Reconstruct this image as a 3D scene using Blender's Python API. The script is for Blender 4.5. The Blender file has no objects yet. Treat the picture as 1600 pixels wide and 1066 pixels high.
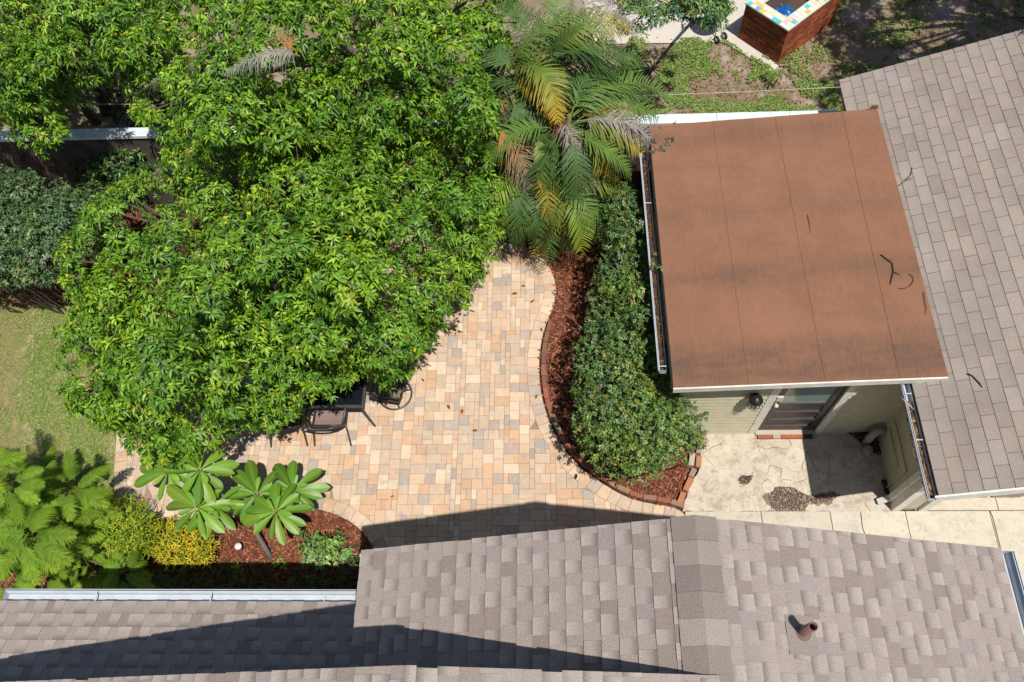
import bpy, math, random
import numpy as np
from mathutils import Vector, Matrix, noise
random.seed(11); RNG = np.random.default_rng(11)
scn = bpy.context.scene
COL = scn.collection

# ------------------------------------------------------------------ camera
CAM_H, FPX = 12.4, 1265.0
TILT, ROLL, YAW = math.radians(27.867), math.radians(-5.812), math.radians(5.782)
MC = (Matrix.Rotation(YAW, 3, 'Z') @ Matrix.Rotation(TILT, 3, 'X') @ Matrix.Rotation(ROLL, 3, 'Z'))
cam = bpy.data.cameras.new('camera')
cam.sensor_fit = 'HORIZONTAL'; cam.sensor_width = 36.0; cam.lens = FPX / 1600 * 36.0
cam.clip_start = 0.1; cam.clip_end = 500
cam_o = bpy.data.objects.new('camera', cam); COL.objects.link(cam_o)
cam_o.matrix_world = Matrix.Translation((0, 0, CAM_H)) @ MC.to_4x4()
scn.camera = cam_o
# ------------------------------------------------------------------ light
SUN_EL, SUN_AZ = math.radians(68.2), math.atan2(-0.317, 0.244)      # direction towards the sun
world = bpy.data.worlds.new('World'); scn.world = world; world.use_nodes = True
wn = world.node_tree; bgn = wn.nodes['Background']
sky = wn.nodes.new('ShaderNodeTexSky'); sky.sky_type = 'NISHITA'; sky.sun_disc = False
sky.sun_elevation = SUN_EL; sky.sun_rotation = math.pi / 2 - SUN_AZ
wn.links.new(sky.outputs[0], bgn.inputs[0]); bgn.inputs[1].default_value = 0.08
sl = bpy.data.lights.new('sun', 'SUN'); sl.energy = 4.6; sl.angle = math.radians(0.5); sl.color = (1.0, 0.95, 0.86)
so = bpy.data.objects.new('sun', sl); COL.objects.link(so)
sd = Vector((math.cos(SUN_AZ) * math.cos(SUN_EL), math.sin(SUN_AZ) * math.cos(SUN_EL), math.sin(SUN_EL)))
so.rotation_euler = sd.to_track_quat('Z', 'Y').to_euler(); so.location = (10, -12, 30)
vs = scn.view_settings
vs.view_transform = 'Standard'; vs.look = 'None'; vs.exposure = 0.3; vs.gamma = 1.0; vs.use_curve_mapping = False
scn.render.engine = 'CYCLES'

# ------------------------------------------------------------------ helpers
MCN = np.array(MC)
def G(px, py, z=0.0):
    """world point at height z on the line of sight of a photograph pixel (survey of the place)"""
    d = MCN @ np.array([(px - 800) / FPX, -(py - 533) / FPX, -1.0])
    t = (z - CAM_H) / d[2]
    return np.array([d[0] * t, d[1] * t, z])
def GY(px, py, Y):
    d = MCN @ np.array([(px - 800) / FPX, -(py - 533) / FPX, -1.0]); t = Y / d[1]
    return np.array([d[0] * t, Y, CAM_H + d[2] * t])
def GP(px, py, n, c):
    d = MCN @ np.array([(px - 800) / FPX, -(py - 533) / FPX, -1.0]); n = np.array(n, float)
    t = (c - n[2] * CAM_H) / (n @ d); return np.array([0, 0, CAM_H]) + d * t
def PX(P):
    c = MCN.T @ (np.asarray(P, float) - np.array([0, 0, CAM_H]))
    return 800 + FPX * c[0] / -c[2], 533 - FPX * c[1] / -c[2]
def inframe(P, m=12):
    x, y = PX(P); return -m < x < 1600 + m and -m < y < 1066 + m

def tag(o, label=None, cat=None, group=None, kind=None):
    if label: o['label'] = label
    if cat: o['category'] = cat
    if group: o['group'] = group
    if kind: o['kind'] = kind
    return o
ORG = {}
def thing(name, label, cat, loc=(0, 0, 0), group=None, kind=None, rz=0.0):
    o = bpy.data.objects.new(name, None); COL.objects.link(o); o.location = loc; o.rotation_euler = (0, 0, rz)
    o.empty_display_size = 0.2
    ORG[o.name] = np.array(loc, float)
    return tag(o, label, cat, group, kind)
def origin_of(o): return ORG.get(o.name, np.zeros(3)) if o else np.zeros(3)

def link_mesh(me, name, mat, parent):
    o = bpy.data.objects.new(name, me); COL.objects.link(o)
    if mat: me.materials.append(mat)
    if parent:
        o.parent = parent; ORG[o.name] = origin_of(parent)
    return o
def qmesh(name, V, Q, C, mat, parent=None, smooth=False):
    """numpy quads: V (n,3), Q (m,4), C (n,3)"""
    V = np.asarray(V, float).reshape(-1, 3) - origin_of(parent); Q = np.asarray(Q, np.int32).reshape(-1, 4)
    me = bpy.data.meshes.new(name)
    me.vertices.add(len(V)); me.vertices.foreach_set('co', V.astype(np.float32).ravel())
    me.loops.add(Q.size); me.loops.foreach_set('vertex_index', Q.ravel())
    me.polygons.add(len(Q)); me.polygons.foreach_set('loop_start', np.arange(0, Q.size, 4, dtype=np.int32))
    if smooth: me.polygons.foreach_set('use_smooth', np.ones(len(Q), bool))
    a = me.color_attributes.new('col', 'FLOAT_COLOR', 'POINT')
    cc = np.ones((len(V), 4), np.float32); cc[:, :3] = np.asarray(C).reshape(-1, 3); a.data.foreach_set('color', cc.ravel())
    me.update(calc_edges=True)
    return link_mesh(me, name, mat, parent)

class MB:
    def __init__(s): s.V = []; s.F = []; s.C = []; s.S = []
    def poly(s, pts, col=(1, 1, 1), cols=None):
        b = len(s.V)
        for i, p in enumerate(pts): s.V.append(tuple(p)); s.C.append(cols[i] if cols else col)
        s.F.append(tuple(range(b, b + len(pts)))); s.S.append(False)
    def hexa(s, p, col=(1, 1, 1), faces=(0, 1, 2, 3, 4, 5)):
        """8 corners: 0-3 bottom ring, 4-7 top ring (ccw from above)"""
        fs = [(3, 2, 1, 0), (4, 5, 6, 7), (0, 1, 5, 4), (1, 2, 6, 5), (2, 3, 7, 6), (3, 0, 4, 7)]
        for i in faces: s.poly([p[j] for j in fs[i]], col)
    def box(s, c, d, col=(1, 1, 1), rz=0.0, M=None):
        x, y, z = [v / 2 for v in d]
        P = [(-x, -y, -z), (x, -y, -z), (x, y, -z), (-x, y, -z), (-x, -y, z), (x, -y, z), (x, y, z), (-x, y, z)]
        R = M if M is not None else np.array([[math.cos(rz), -math.sin(rz), 0], [math.sin(rz), math.cos(rz), 0], [0, 0, 1]])
        s.hexa([tuple(R @ np.array(p) + np.array(c)) for p in P], col)
    def mm(s, a, b, col=(1, 1, 1)):
        a = np.array(a, float); b = np.array(b, float); s.box((a + b) / 2, b - a, col)
    def bar(s, a, b, w, h, col=(1, 1, 1), up=(0, 0, 1)):
        a = np.array(a, float); b = np.array(b, float); t = b - a; L = np.linalg.norm(t); t /= L
        u = np.array(up, float); sx = np.cross(u, t)
        if np.linalg.norm(sx) < 1e-4: sx = np.cross((0, 1, 0), t)
        sx /= np.linalg.norm(sx); u = np.cross(t, sx)
        s.box((a + b) / 2, (w, L, h), col, M=np.column_stack([sx, t, u]))
    def prism(s, pts, z0, z1, col=(1, 1, 1), bottom=False):
        n = len(pts)
        s.poly([(p[0], p[1], z1) for p in pts], col)
        for i in range(n):
            a, b = pts[i], pts[(i + 1) % n]
            s.poly([(a[0], a[1], z0), (b[0], b[1], z0), (b[0], b[1], z1), (a[0], a[1], z1)], col)
        if bottom: s.poly([(p[0], p[1], z0) for p in reversed(pts)], col)
    def tube(s, path, rad, n=8, col=(1, 1, 1), cap=True, closed=False):
        path = [np.array(p, float) for p in path]; m = len(path)
        rad = [rad] * m if np.isscalar(rad) else list(rad)
        b = len(s.V); prev = None
        for i, p in enumerate(path):
            if closed: t = path[(i + 1) % m] - path[i - 1]
            else: t = path[min(i + 1, m - 1)] - path[max(i - 1, 0)]
            t = t / (np.linalg.norm(t) + 1e-9)
            if prev is None:
                ref = np.array((0, 0, 1.)) if abs(t[2]) < .9 else np.array((1., 0, 0)); u = np.cross(t, ref)
            else: u = prev - t * (prev @ t)
            u /= np.linalg.norm(u) + 1e-9; prev = u; v = np.cross(t, u)
            for k in range(n):
                a = 2 * math.pi * k / n
                s.V.append(tuple(p + rad[i] * (math.cos(a) * u + math.sin(a) * v))); s.C.append(col)
        for i in range(m if closed else m - 1):
            i2 = (i + 1) % m
            for k in range(n):
                k2 = (k + 1) % n
                s.F.append((b + i * n + k, b + i * n + k2, b + i2 * n + k2, b + i2 * n + k)); s.S.append(True)
        if cap and not closed:
            s.F.append(tuple(b + k for k in reversed(range(n)))); s.S.append(False)
            s.F.append(tuple(b + (m - 1) * n + k for k in range(n))); s.S.append(False)
    def lathe(s, c, prof, n=16, col=(1, 1, 1), axis=(0, 0, 1)):
        """prof: (radius, height) along axis"""
        ax = np.array(axis, float); ax /= np.linalg.norm(ax)
        ref = np.array((1., 0, 0)) if abs(ax[0]) < .9 else np.array((0, 1., 0))
        u = np.cross(ax, ref); u /= np.linalg.norm(u); v = np.cross(ax, u); b = len(s.V); c = np.array(c, float)
        for r, h in prof:
            for k in range(n):
                a = 2 * math.pi * k / n; s.V.append(tuple(c + ax * h + r * (math.cos(a) * u + math.sin(a) * v))); s.C.append(col)
        for i in range(len(prof) - 1):
            for k in range(n):
                k2 = (k + 1) % n; s.F.append((b + i * n + k, b + i * n + k2, b + (i + 1) * n + k2, b + (i + 1) * n + k)); s.S.append(True)
    def build(s, name, mat, parent=None, label=None, kind=None):
        og = origin_of(parent)
        me = bpy.data.meshes.new(name)
        me.from_pydata([(v[0] - og[0], v[1] - og[1], v[2] - og[2]) for v in s.V], [], s.F)
        me.polygons.foreach_set('use_smooth', s.S)
        a = me.color_attributes.new('col', 'FLOAT_COLOR', 'POINT')
        cc = np.ones((len(s.V), 4), np.float32); cc[:, :3] = np.array([c[:3] for c in s.C]); a.data.foreach_set('color', cc.ravel())
        me.update()
        return tag(link_mesh(me, name, mat, parent), label, kind=kind)

# ------------------------------------------------------------------ materials
MATS = {}
def nd(t, typ, **kw):
    n = t.nodes.new(typ)
    for k, v in kw.items(): setattr(n, k, v)
    return n
def base_mat(name, rough=0.8, spec=0.3):
    m = bpy.data.materials.new(name); m.use_nodes = True; t = m.node_tree; b = t.nodes['Principled BSDF']
    b.inputs['Roughness'].default_value = rough; b.inputs['Specular IOR Level'].default_value = spec
    MATS[name] = m; return m, t, b
def mixc(t, a, b, fac, mode='MIX'):
    n = nd(t, 'ShaderNodeMix', data_type='RGBA', blend_type=mode)
    for i, v in ((0, fac), (6, a), (7, b)):
        if isinstance(v, bpy.types.NodeSocket): t.links.new(v, n.inputs[i])
        elif i == 0: n.inputs[0].default_value = v
        else: n.inputs[i].default_value = (*v[:3], 1)
    return n.outputs[2]
def pos(t, scale=(1, 1, 1), space='geo'):
    if space == 'geo': s = nd(t, 'ShaderNodeNewGeometry').outputs['Position']
    else: s = nd(t, 'ShaderNodeTexCoord').outputs['Object']
    mp = nd(t, 'ShaderNodeMapping'); mp.inputs['Scale'].default_value = scale; t.links.new(s, mp.inputs[0]); return mp.outputs[0]
def noi(t, scale, detail=4, rough=.55, vec=None, lo=.35, hi=.65, dist=0):
    n = nd(t, 'ShaderNodeTexNoise'); n.inputs['Scale'].default_value = scale; n.inputs['Detail'].default_value = detail
    n.inputs['Roughness'].default_value = rough; n.inputs['Distortion'].default_value = dist
    t.links.new(vec if vec is not None else pos(t), n.inputs['Vector'])
    r = nd(t, 'ShaderNodeMapRange'); r.inputs[1].default_value = lo; r.inputs[2].default_value = hi
    t.links.new(n.outputs[0], r.inputs[0]); return r.outputs[0]
def bump(t, b, h, strength=.3, dist=.01):
    n = nd(t, 'ShaderNodeBump'); n.inputs['Strength'].default_value = strength; n.inputs['Distance'].default_value = dist
    t.links.new(h, n.inputs['Height']); t.links.new(n.outputs[0], b.inputs['Normal'])
def colattr(t):
    return nd(t, 'ShaderNodeVertexColor', layer_name='col').outputs[0]
def mul(t, a, f):
    n = nd(t, 'ShaderNodeMath', operation='MULTIPLY'); n.inputs[1].default_value = f; t.links.new(a, n.inputs[0]); return n.outputs[0]

def mat_flat(name, col, rough=.6, spec=.3, metal=0.0, grain=0.12, gs=40):
    m, t, b = base_mat(name, rough, spec); b.inputs['Metallic'].default_value = metal
    dark = [c * (1 - 2.2 * grain) for c in col]
    t.links.new(mixc(t, dark, col, noi(t, gs, 5)), b.inputs['Base Color']); bump(t, b, noi(t, gs * 3, 3), .12, .003); return m
def mat_attr(name, rough=.85, spec=.25, grain=.25, gs=160, speck=0.0, bstr=.35, bdist=.004, blotch=0.0, bs=3.0, wear=None):
    """colour from the piece, with grain and blotches of its own"""
    m, t, b = base_mat(name, rough, spec); c = colattr(t)
    g = noi(t, gs, 3, .7, lo=.3, hi=.7)
    d = mixc(t, c, (0, 0, 0), grain, 'MIX')
    c2 = mixc(t, d, c, g)
    if blotch:
        k = noi(t, bs, 6, .6, lo=.3, hi=.72); dk = mixc(t, c2, (.02, .018, .015), blotch); c2 = mixc(t, c2, dk, k)
    if speck:
        s_ = noi(t, 260, 2, .6, lo=.6, hi=.68); c2 = mixc(t, c2, (.75, .72, .68), mul(t, s_, speck))
    t.links.new(c2, b.inputs['Base Color']); bump(t, b, g, bstr, bdist); return m
def mat_leaf(name, rough=.42, spec=.45, trans=.3, tint=(1.25, 1.25, .5)):
    m, t, b = base_mat(name, rough, spec); c = colattr(t)
    t.links.new(c, b.inputs['Base Color'])
    tr = nd(t, 'ShaderNodeBsdfTranslucent'); t.links.new(mixc(t, c, tint, 1.0, 'MULTIPLY'), tr.inputs[0])
    mx = nd(t, 'ShaderNodeMixShader'); mx.inputs[0].default_value = trans
    t.links.new(b.outputs[0], mx.inputs[1]); t.links.new(tr.outputs[0], mx.inputs[2])
    t.links.new(mx.outputs[0], t.nodes['Material Output'].inputs['Surface']); return m

M_leaf = mat_leaf('leaf_green', .44, .42, .17)
M_dull = mat_leaf('leaf_dull', .45, .5, .2, (1.1, 1.15, .7))
M_palm = mat_leaf('palm_leaf', .55, .3, .22)
M_fern = mat_leaf('feather_leaf', .7, .2, .35)
M_dry = mat_leaf('dry_leaf', .75, .2, .2, (1.1, 1, .8))
M_bark = mat_attr('bark', .9, .15, .45, 30, bstr=.6, bdist=.01)
M_shingle = mat_attr('roof_shingle', .9, .25, .34, 85, speck=.22, bstr=.5, bdist=.006, blotch=.06, bs=2.2)
M_tab = mat_attr('roof_tab', .9, .2, .28, 80, speck=.16, bstr=.45, bdist=.004, blotch=.22, bs=1.7)
M_brick = mat_attr('brick', .88, .2, .35, 90, bstr=.5, bdist=.004, blotch=.25, bs=9)
M_metal = mat_flat('white_metal', (.44, .485, .53), .35, .5, 0.0, .05, 6)
M_white = mat_flat('white_paint', (.72, .71, .66), .5, .4, 0, .07, 8)
M_trim = mat_flat('cream_trim', (.68, .655, .585), .55, .35, 0, .09, 9)
M_side = mat_flat('siding_paint', (.50, .465, .33), .6, .3, 0, .06, 5)
M_dark = mat_flat('dark_metal', (.022, .022, .024), .35, .5, .2, .2, 20)
M_char = mat_flat('chair_frame', (.055, .058, .062), .4, .5, .1, .15, 20)
M_door = mat_flat('door_paint', (.055, .046, .045), .45, .4, 0, .15, 12)
M_chip = mat_attr('mulch_chip', .9, .15, .3, 60)
M_attr = mat_attr('painted_piece', .55, .35, .12, 60, bstr=.1)
M_dirt = mat_attr('gravel', .95, .1, .4, 80)

def mat_paver():
    m, t, b = base_mat('paver', .8, .3); c = colattr(t)
    n1 = noi(t, 7.5, 3, .5, lo=.36, hi=.62); n2 = noi(t, 5.3, 2, .5, vec=pos(t, (1, 1.3, 1)), lo=.58, hi=.72)
    orange = (.60, .375, .235); grey = (.34, .32, .31); cream = (.74, .60, .44)
    k = mixc(t, c, orange, mul(t, n1, .28)); k = mixc(t, k, grey, mul(t, n2, .55))
    k = mixc(t, k, cream, mul(t, noi(t, 9, 3, .5, vec=pos(t, (1.4, 1, 1)), lo=.55, hi=.75), .35))
    g = noi(t, 230, 3, .7, lo=.3, hi=.7)
    k = mixc(t, mixc(t, k, (0, 0, 0), .22), k, g)
    k = mixc(t, k, (.16, .13, .10), mul(t, noi(t, 1.6, 6, .65, lo=.5, hi=.85), .35))
    t.links.new(k, b.inputs['Base Color']); bump(t, b, g, .25, .003); return m
M_paver = mat_paver()
def mat_concrete(name, c1, c2, c3, stain=.5):
    m, t, b = base_mat(name, .85, .25); c = colattr(t)
    k = mixc(t, c1, c2, noi(t, 2.6, 7, .62, lo=.35, hi=.68)); k = mixc(t, k, c3, mul(t, noi(t, 4.5, 9, .72, lo=.48, hi=.72), stain))
    k = mixc(t, k, (.18, .15, .11), mul(t, noi(t, 18, 6, .7, lo=.56, hi=.74), .6 * stain + .1))
    k = mixc(t, k, c, 1.0, 'MULTIPLY'); g = noi(t, 150, 4, .7, lo=.3, hi=.7); k = mixc(t, mixc(t, k, (0, 0, 0), .13), k, g)
    t.links.new(k, b.inputs['Base Color']); bump(t, b, g, .3, .004); return m
M_pad = mat_concrete('cracked_concrete', (.565, .495, .415), (.475, .41, .345), (.27, .21, .165), .95)
M_walk = mat_concrete('walk_concrete', (.55, .50, .415), (.50, .455, .375), (.37, .33, .27), .8)
M_nwalk = mat_concrete('grey_concrete', (.55, .50, .44), (.50, .46, .41), (.42, .38, .34), .3)
def mat_ground(name, cols, scales, rough=.95, b_=.5):
    m, t, b = base_mat(name, rough, .1); k = None
    for i, c in enumerate(cols):
        if k is None: k = mixc(t, c, [v * .6 for v in c], noi(t, 40, 5)); continue
        k = mixc(t, k, c, noi(t, scales[i], 7, .62, lo=.46, hi=.6, vec=pos(t, (1 + .21 * i, 1 - .13 * i, 1))))
    g = noi(t, 70, 6, .7, lo=.25, hi=.75); k = mixc(t, mixc(t, k, (0, 0, 0), .4), k, g)
    t.links.new(k, b.inputs['Base Color']); bump(t, b, g, b_, .02); return m
M_soil = mat_ground('soil', [(.11, .075, .05), (.16, .10, .065), (.08, .055, .035)], [0, 1.7, 5])
M_mulch = mat_ground('red_mulch', [(.20, .062, .033), (.27, .10, .055), (.11, .036, .022)], [0, 9, 22])
M_sand = mat_ground('joint_sand', [(.42, .33, .24), (.36, .28, .2)], [0, 6])
M_lawn = mat_ground('lawn_soil', [(.30, .28, .11), (.50, .36, .25), (.20, .23, .07)], [0, 1.0, 3])
M_yard = mat_ground('yard_soil', [(.36, .26, .19), (.44, .34, .28), (.19, .18, .075)], [0, 1.1, 2.2])

def mat_rolled():
    m, t, b = base_mat('rolled_roofing', .92, .2)
    k = mixc(t, (.222, .108, .063), (.268, .131, .079), noi(t, 1.2, 5, .6))
    st = noi(t, 2.2, 7, .62, vec=pos(t, (.35, 1.5, 1)), lo=.5, hi=.78, dist=.6); k = mixc(t, k, (.14, .085, .062), mul(t, st, .5))
    st2 = noi(t, 3.2, 6, .6, vec=pos(t, (2.2, .5, 1)), lo=.55, hi=.8); k = mixc(t, k, (.17, .09, .06), mul(t, st2, .5))
    # grime that has settled where water stands along the front edge
    sx = nd(t, 'ShaderNodeSeparateXYZ'); t.links.new(nd(t, 'ShaderNodeNewGeometry').outputs['Position'], sx.inputs[0])
    def band(y, w, amp):
        r = nd(t, 'ShaderNodeMapRange', interpolation_type='SMOOTHSTEP'); a = nd(t, 'ShaderNodeMath', operation='SUBTRACT'); a.inputs[1].default_value = y
        ab = nd(t, 'ShaderNodeMath', operation='ABSOLUTE'); t.links.new(sx.outputs[1], a.inputs[0]); t.links.new(a.outputs[0], ab.inputs[0])
        r.inputs[1].default_value = 0; r.inputs[2].default_value = w; r.inputs[3].default_value = amp; r.inputs[4].default_value = 0
        t.links.new(ab.outputs[0], r.inputs[0])
        q = nd(t, 'ShaderNodeMath', operation='MULTIPLY'); t.links.new(r.outputs[0], q.inputs[0]); t.links.new(noi(t, 1.6, 7, .65, vec=pos(t, (.8, 2, 1)), lo=.33, hi=.6), q.inputs[1]); return q.outputs[0]
    for y, w, a in ((4.80, .55, .85), (6.2, .35, .55), (7.3, .3, .3), (8.8, .3, .4)):
        k = mixc(t, k, (.105, .066, .052), band(y, w, a))
    w_ = noi(t, 60, 3, .5, vec=pos(t, (1, .12, 1))); k = mixc(t, k, (.36, .19, .12), mul(t, w_, .18))
    g = noi(t, 240, 3, .75, lo=.25, hi=.75); k = mixc(t, mixc(t, k, (0, 0, 0), .28), k, g)
    t.links.new(k, b.inputs['Base Color']); bump(t, b, g, .5, .004); return m
M_rolled = mat_rolled()
M_sling = mat_flat('sling_fabric', (.24, .17, .155), .8, .2, 0, .15, 90)
def mat_glass(name, col, rough=.08):
    m, t, b = base_mat(name, rough, .6); b.inputs['Base Color'].default_value = (*col, 1); return m
M_tglass = mat_glass('dark_glass', (.008, .009, .011), .12)
M_pane = mat_glass('door_glass', (.17, .22, .20), .15)
M_tarp = mat_flat('blue_tarp', (.012, .13, .42), .3, .5, 0, .3, 14)
M_green = mat_flat('green_enamel', (.02, .065, .045), .25, .5, 0, .1, 10)
M_block = mat_flat('wall_stucco', (.115, .092, .078), .9, .15, 0, .25, 4)
M_garage = mat_flat('garage_door', (.30, .25, .23), .6, .3, 0, .1, 6)
M_cap = mat_flat('wall_cap_paint', (.62, .68, .72), .5, .4, 0, .1, 5)
# ------------------------------------------------------------------ ground sheets (each a few mm above the one below)
def sheet(name, pts, z, mat, kind='structure', col=(1, 1, 1)):
    mb = MB(); mb.poly([(p[0], p[1], z) for p in pts], col); return mb.build(name, mat, kind=kind)
def P2(px): return [tuple(G(x, y)[:2]) for x, y in px]
def smooth_closed(pts, n=6):
    out = []; m = len(pts)
    for i in range(m):
        p0, p1, p2, p3 = [np.array(pts[(i + k - 1) % m]) for k in range(4)]
        for j in range(n):
            t = j / n
            out.append(tuple(.5 * ((2 * p1) + (-p0 + p2) * t + (2 * p0 - 5 * p1 + 4 * p2 - p3) * t * t + (-p0 + 3 * p1 - 3 * p2 + p3) * t ** 3)))
    return out
def in_poly(p, poly):
    c = False; n = len(poly); x, y = p[0], p[1]; j = n - 1
    for i in range(n):
        xi, yi = poly[i][0], poly[i][1]; xj, yj = poly[j][0], poly[j][1]
        if (yi > y) != (yj > y) and x < (xj - xi) * (y - yi) / (yj - yi) + xi: c = not c
        j = i
    return c
def dist_poly(p, poly):
    a = np.array(poly); b = np.roll(a, -1, 0); ab = b - a; ap = np.array(p)[:2] - a
    t = np.clip((ap * ab).sum(1) / ((ab ** 2).sum(1) + 1e-12), 0, 1); return np.sqrt(((ap - ab * t[:, None]) ** 2).sum(1)).min()

sheet('ground', [(-45, -40), (45, -40), (45, 45), (-45, 45)], -.03, M_soil)
sheet('neighbour_yard', [(-30, 9.95), (30, 9.95), (30, 40), (-30, 40)], -.012, M_yard)
LAWN = [(-14, 3.2), tuple(G(150, 830)[:2]), tuple(G(182, 770)[:2]), tuple(G(184, 640)[:2]), (-4.5, 6.6), (-4.6, 7.35), (-14, 7.35)]
sheet('lawn', LAWN, -.004, M_lawn)

# ------------------------------------------------------------------ patio: kerb course and small pavers
ctrl = [(180, 770), (182, 700), (188, 640), (200, 560), (240, 480), (330, 420), (470, 380), (620, 360), (730, 372), (800, 382), (845, 402),
        (867, 440), (866, 475), (851, 515), (843, 560), (845, 610), (857, 655), (880, 700), (918, 740), (985, 780), (1066, 800),
        (1069, 850), (1060, 890), (900, 900), (700, 900), (602, 886), (580, 850), (556, 822), (520, 803), (475, 794), (420, 800), (330, 815), (250, 810), (200, 795)]
OUT = smooth_closed(P2(ctrl), 5)
def resample(poly, step):
    pts = np.array(poly + [poly[0]]); seg = np.hypot(*np.diff(pts, axis=0).T); s = np.concatenate([[0], np.cumsum(seg)]); n = int(s[-1] / step)
    q = np.linspace(0, s[-1], n, endpoint=False); return np.column_stack([np.interp(q, s, pts[:, 0]), np.interp(q, s, pts[:, 1])])
def offset(pts, d):
    t = np.roll(pts, -1, 0) - np.roll(pts, 1, 0); t /= np.linalg.norm(t, axis=1)[:, None] + 1e-9
    nrm = np.column_stack([-t[:, 1], t[:, 0]]); area = .5 * np.sum(pts[:, 0] * np.roll(pts[:, 1], -1) - np.roll(pts[:, 0], -1) * pts[:, 1])
    return pts + nrm * d * (1 if area > 0 else -1)
OUTN = resample(OUT, .03); INN = offset(OUTN, .21)
for _ in range(6): INN = .5 * INN + .25 * (np.roll(INN, 1, 0) + np.roll(INN, -1, 0))
INNP = [tuple(p) for p in resample([tuple(p) for p in INN], .08)]
PATIO = [tuple(p) for p in OUTN]
patio = sheet('patio', PATIO, .022, M_sand)
PZ = .035
PATIO_C = [tuple(p) for p in OUTN[::3]]
CREAM, TAN, ORANGE, GREY, PEACH = (.71, .585, .45), (.545, .435, .345), (.61, .39, .255), (.37, .35, .34), (.645, .47, .34)
def paver_col():
    r = random.random()
    c = CREAM if r < .22 else TAN if r < .50 else ORANGE if r < .66 else GREY if r < .78 else PEACH
    k = random.uniform(.84, 1.0); return tuple((v * .8 + m * .2) * k for v, m in zip(c, (.56, .40, .27)))
def clip_rect(poly, x0, y0, x1, y1):
    def cl(pts, f, g):
        out = []
        for i in range(len(pts)):
            a, b = pts[i], pts[(i + 1) % len(pts)]; fa, fb = f(a), f(b)
            if fa >= 0: out.append(a)
            if (fa >= 0) != (fb >= 0): t = fa / (fa - fb); out.append((a[0] + (b[0] - a[0]) * t, a[1] + (b[1] - a[1]) * t))
        return out
    for f in (lambda p: p[0] - x0, lambda p: x1 - p[0], lambda p: p[1] - y0, lambda p: y1 - p[1]):
        if len(poly) < 3: return []
        poly = cl(poly, f, None)
    return poly
def simplify(p, eps=.0025):
    out = []
    n = len(p)
    for i in range(n):
        a, b, c = np.array(p[i - 1]), np.array(p[i]), np.array(p[(i + 1) % n])
        if np.hypot(*(b - a)) < .003: continue
        ac = c - a; d = abs(ac[0] * (b - a)[1] - ac[1] * (b - a)[0]) / (np.hypot(*ac) + 1e-9)
        if d > eps: out.append(p[i])
    return out
def area2(p): return abs(.5 * sum(p[i][0] * p[(i + 1) % len(p)][1] - p[(i + 1) % len(p)][0] * p[i][1] for i in range(len(p))))
def chamfer_prism(mb, p, z0, z1, col, bev=.004):
    n = len(p); a = np.array(p); ctr = a.mean(0)
    sc = a + (ctr - a) * np.clip(bev / (np.linalg.norm(a - ctr, axis=1)[:, None] + 1e-6), 0, .3)
    mb.poly([(q[0], q[1], z1) for q in sc], col)
    for i in range(n):
        j = (i + 1) % n
        mb.poly([(*a[i], z1 - bev * .7), (*a[j], z1 - bev * .7), (*sc[j], z1), (*sc[i], z1)], col)
        mb.poly([(*a[i], z0), (*a[j], z0), (*a[j], z1 - bev * .7), (*a[i], z1 - bev * .7)], col)
U = .0835; x0g, y0g = -7.2, 1.2; nx, ny = 142, 92
occ = np.zeros((nx, ny), bool); cand = []
sizes = [(2, 2), (3, 2), (2, 3), (1, 2), (2, 1)]; wts = [.38, .27, .2, .1, .05]
gap = .0018
for j in range(ny):
    for i in range(nx):
        if occ[i, j]: continue
        order = [sizes[k] for k in RNG.choice(5, 5, replace=False, p=wts)] + [(1, 1)]
        for (w, h) in order:
            if i + w <= nx and j + h <= ny and not occ[i:i + w, j:j + h].any(): break
        else: w = h = 1
        occ[i:i + w, j:j + h] = True
        xa, ya, xb, yb = x0g + i * U, y0g + j * U, x0g + (i + w) * U, y0g + (j + h) * U
        cx, cy = (xa + xb) / 2, (ya + yb) / 2; rr = .5 * math.hypot(xb - xa, yb - ya)
        ins = in_poly((cx, cy), PATIO_C); d = dist_poly((cx, cy), PATIO_C) - .212
        if not ins: continue
        if d < 0: ins, d = False, -d
        if not ins and d > rr: continue
        r = (xa + gap, ya + gap, xb - gap, yb - gap)
        p = [(r[0], r[1]), (r[2], r[1]), (r[2], r[3]), (r[0], r[3])] if d > rr else simplify(clip_rect(INNP, *r))
        if len(p) < 3 or area2(p) < .0004: continue
        cand.append((p, paver_col()))
# kerb course
st = resample([tuple(p) for p in OUTN], .17); k = len(st)
def inner_pt(p): return INN[np.argmin(((INN - p) ** 2).sum(1))]
for i in range(k):
    a, b = st[i], st[(i + 1) % k]; c, d = inner_pt(b), inner_pt(a)
    q = np.array([a, b, c, d]); ct = q.mean(0); q = ct + (q - ct) * .972
    if area2([tuple(v) for v in q]) < .008: continue
    if .5 * sum(q[m][0] * q[(m + 1) % 4][1] - q[(m + 1) % 4][0] * q[m][1] for m in range(4)) < 0: q = q[::-1]
    cand.append(([tuple(v) for v in q], paver_col()))
CANOPY_PX = [(110, 640), (95, 560), (110, 470), (100, 380), (150, 310), (240, 250), (350, 200), (480, 170), (620, 160), (740, 180), (785, 260), (780, 390),
             (738, 415), (735, 452), (695, 492), (655, 535), (630, 572), (602, 596), (580, 590), (560, 575), (536, 592), (524, 612), (478, 614), (462, 622), (455, 648), (425, 664), (390, 662),
             (380, 640), (340, 665), (310, 690), (270, 690), (250, 710), (200, 700), (185, 660), (130, 650)]
def vis(p):
    c = np.mean(np.array(p), 0); x, y = PX((c[0], c[1], PZ))
    if not (-5 < x < 1605 and -5 < y < 1071): return 0
    a = area2(p)
    if in_poly((x, y), CANOPY_PX) or y > 862 - (x - 560) * .105: a *= .05
    return a
cand.sort(key=lambda c: -vis(c[0]))
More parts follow.
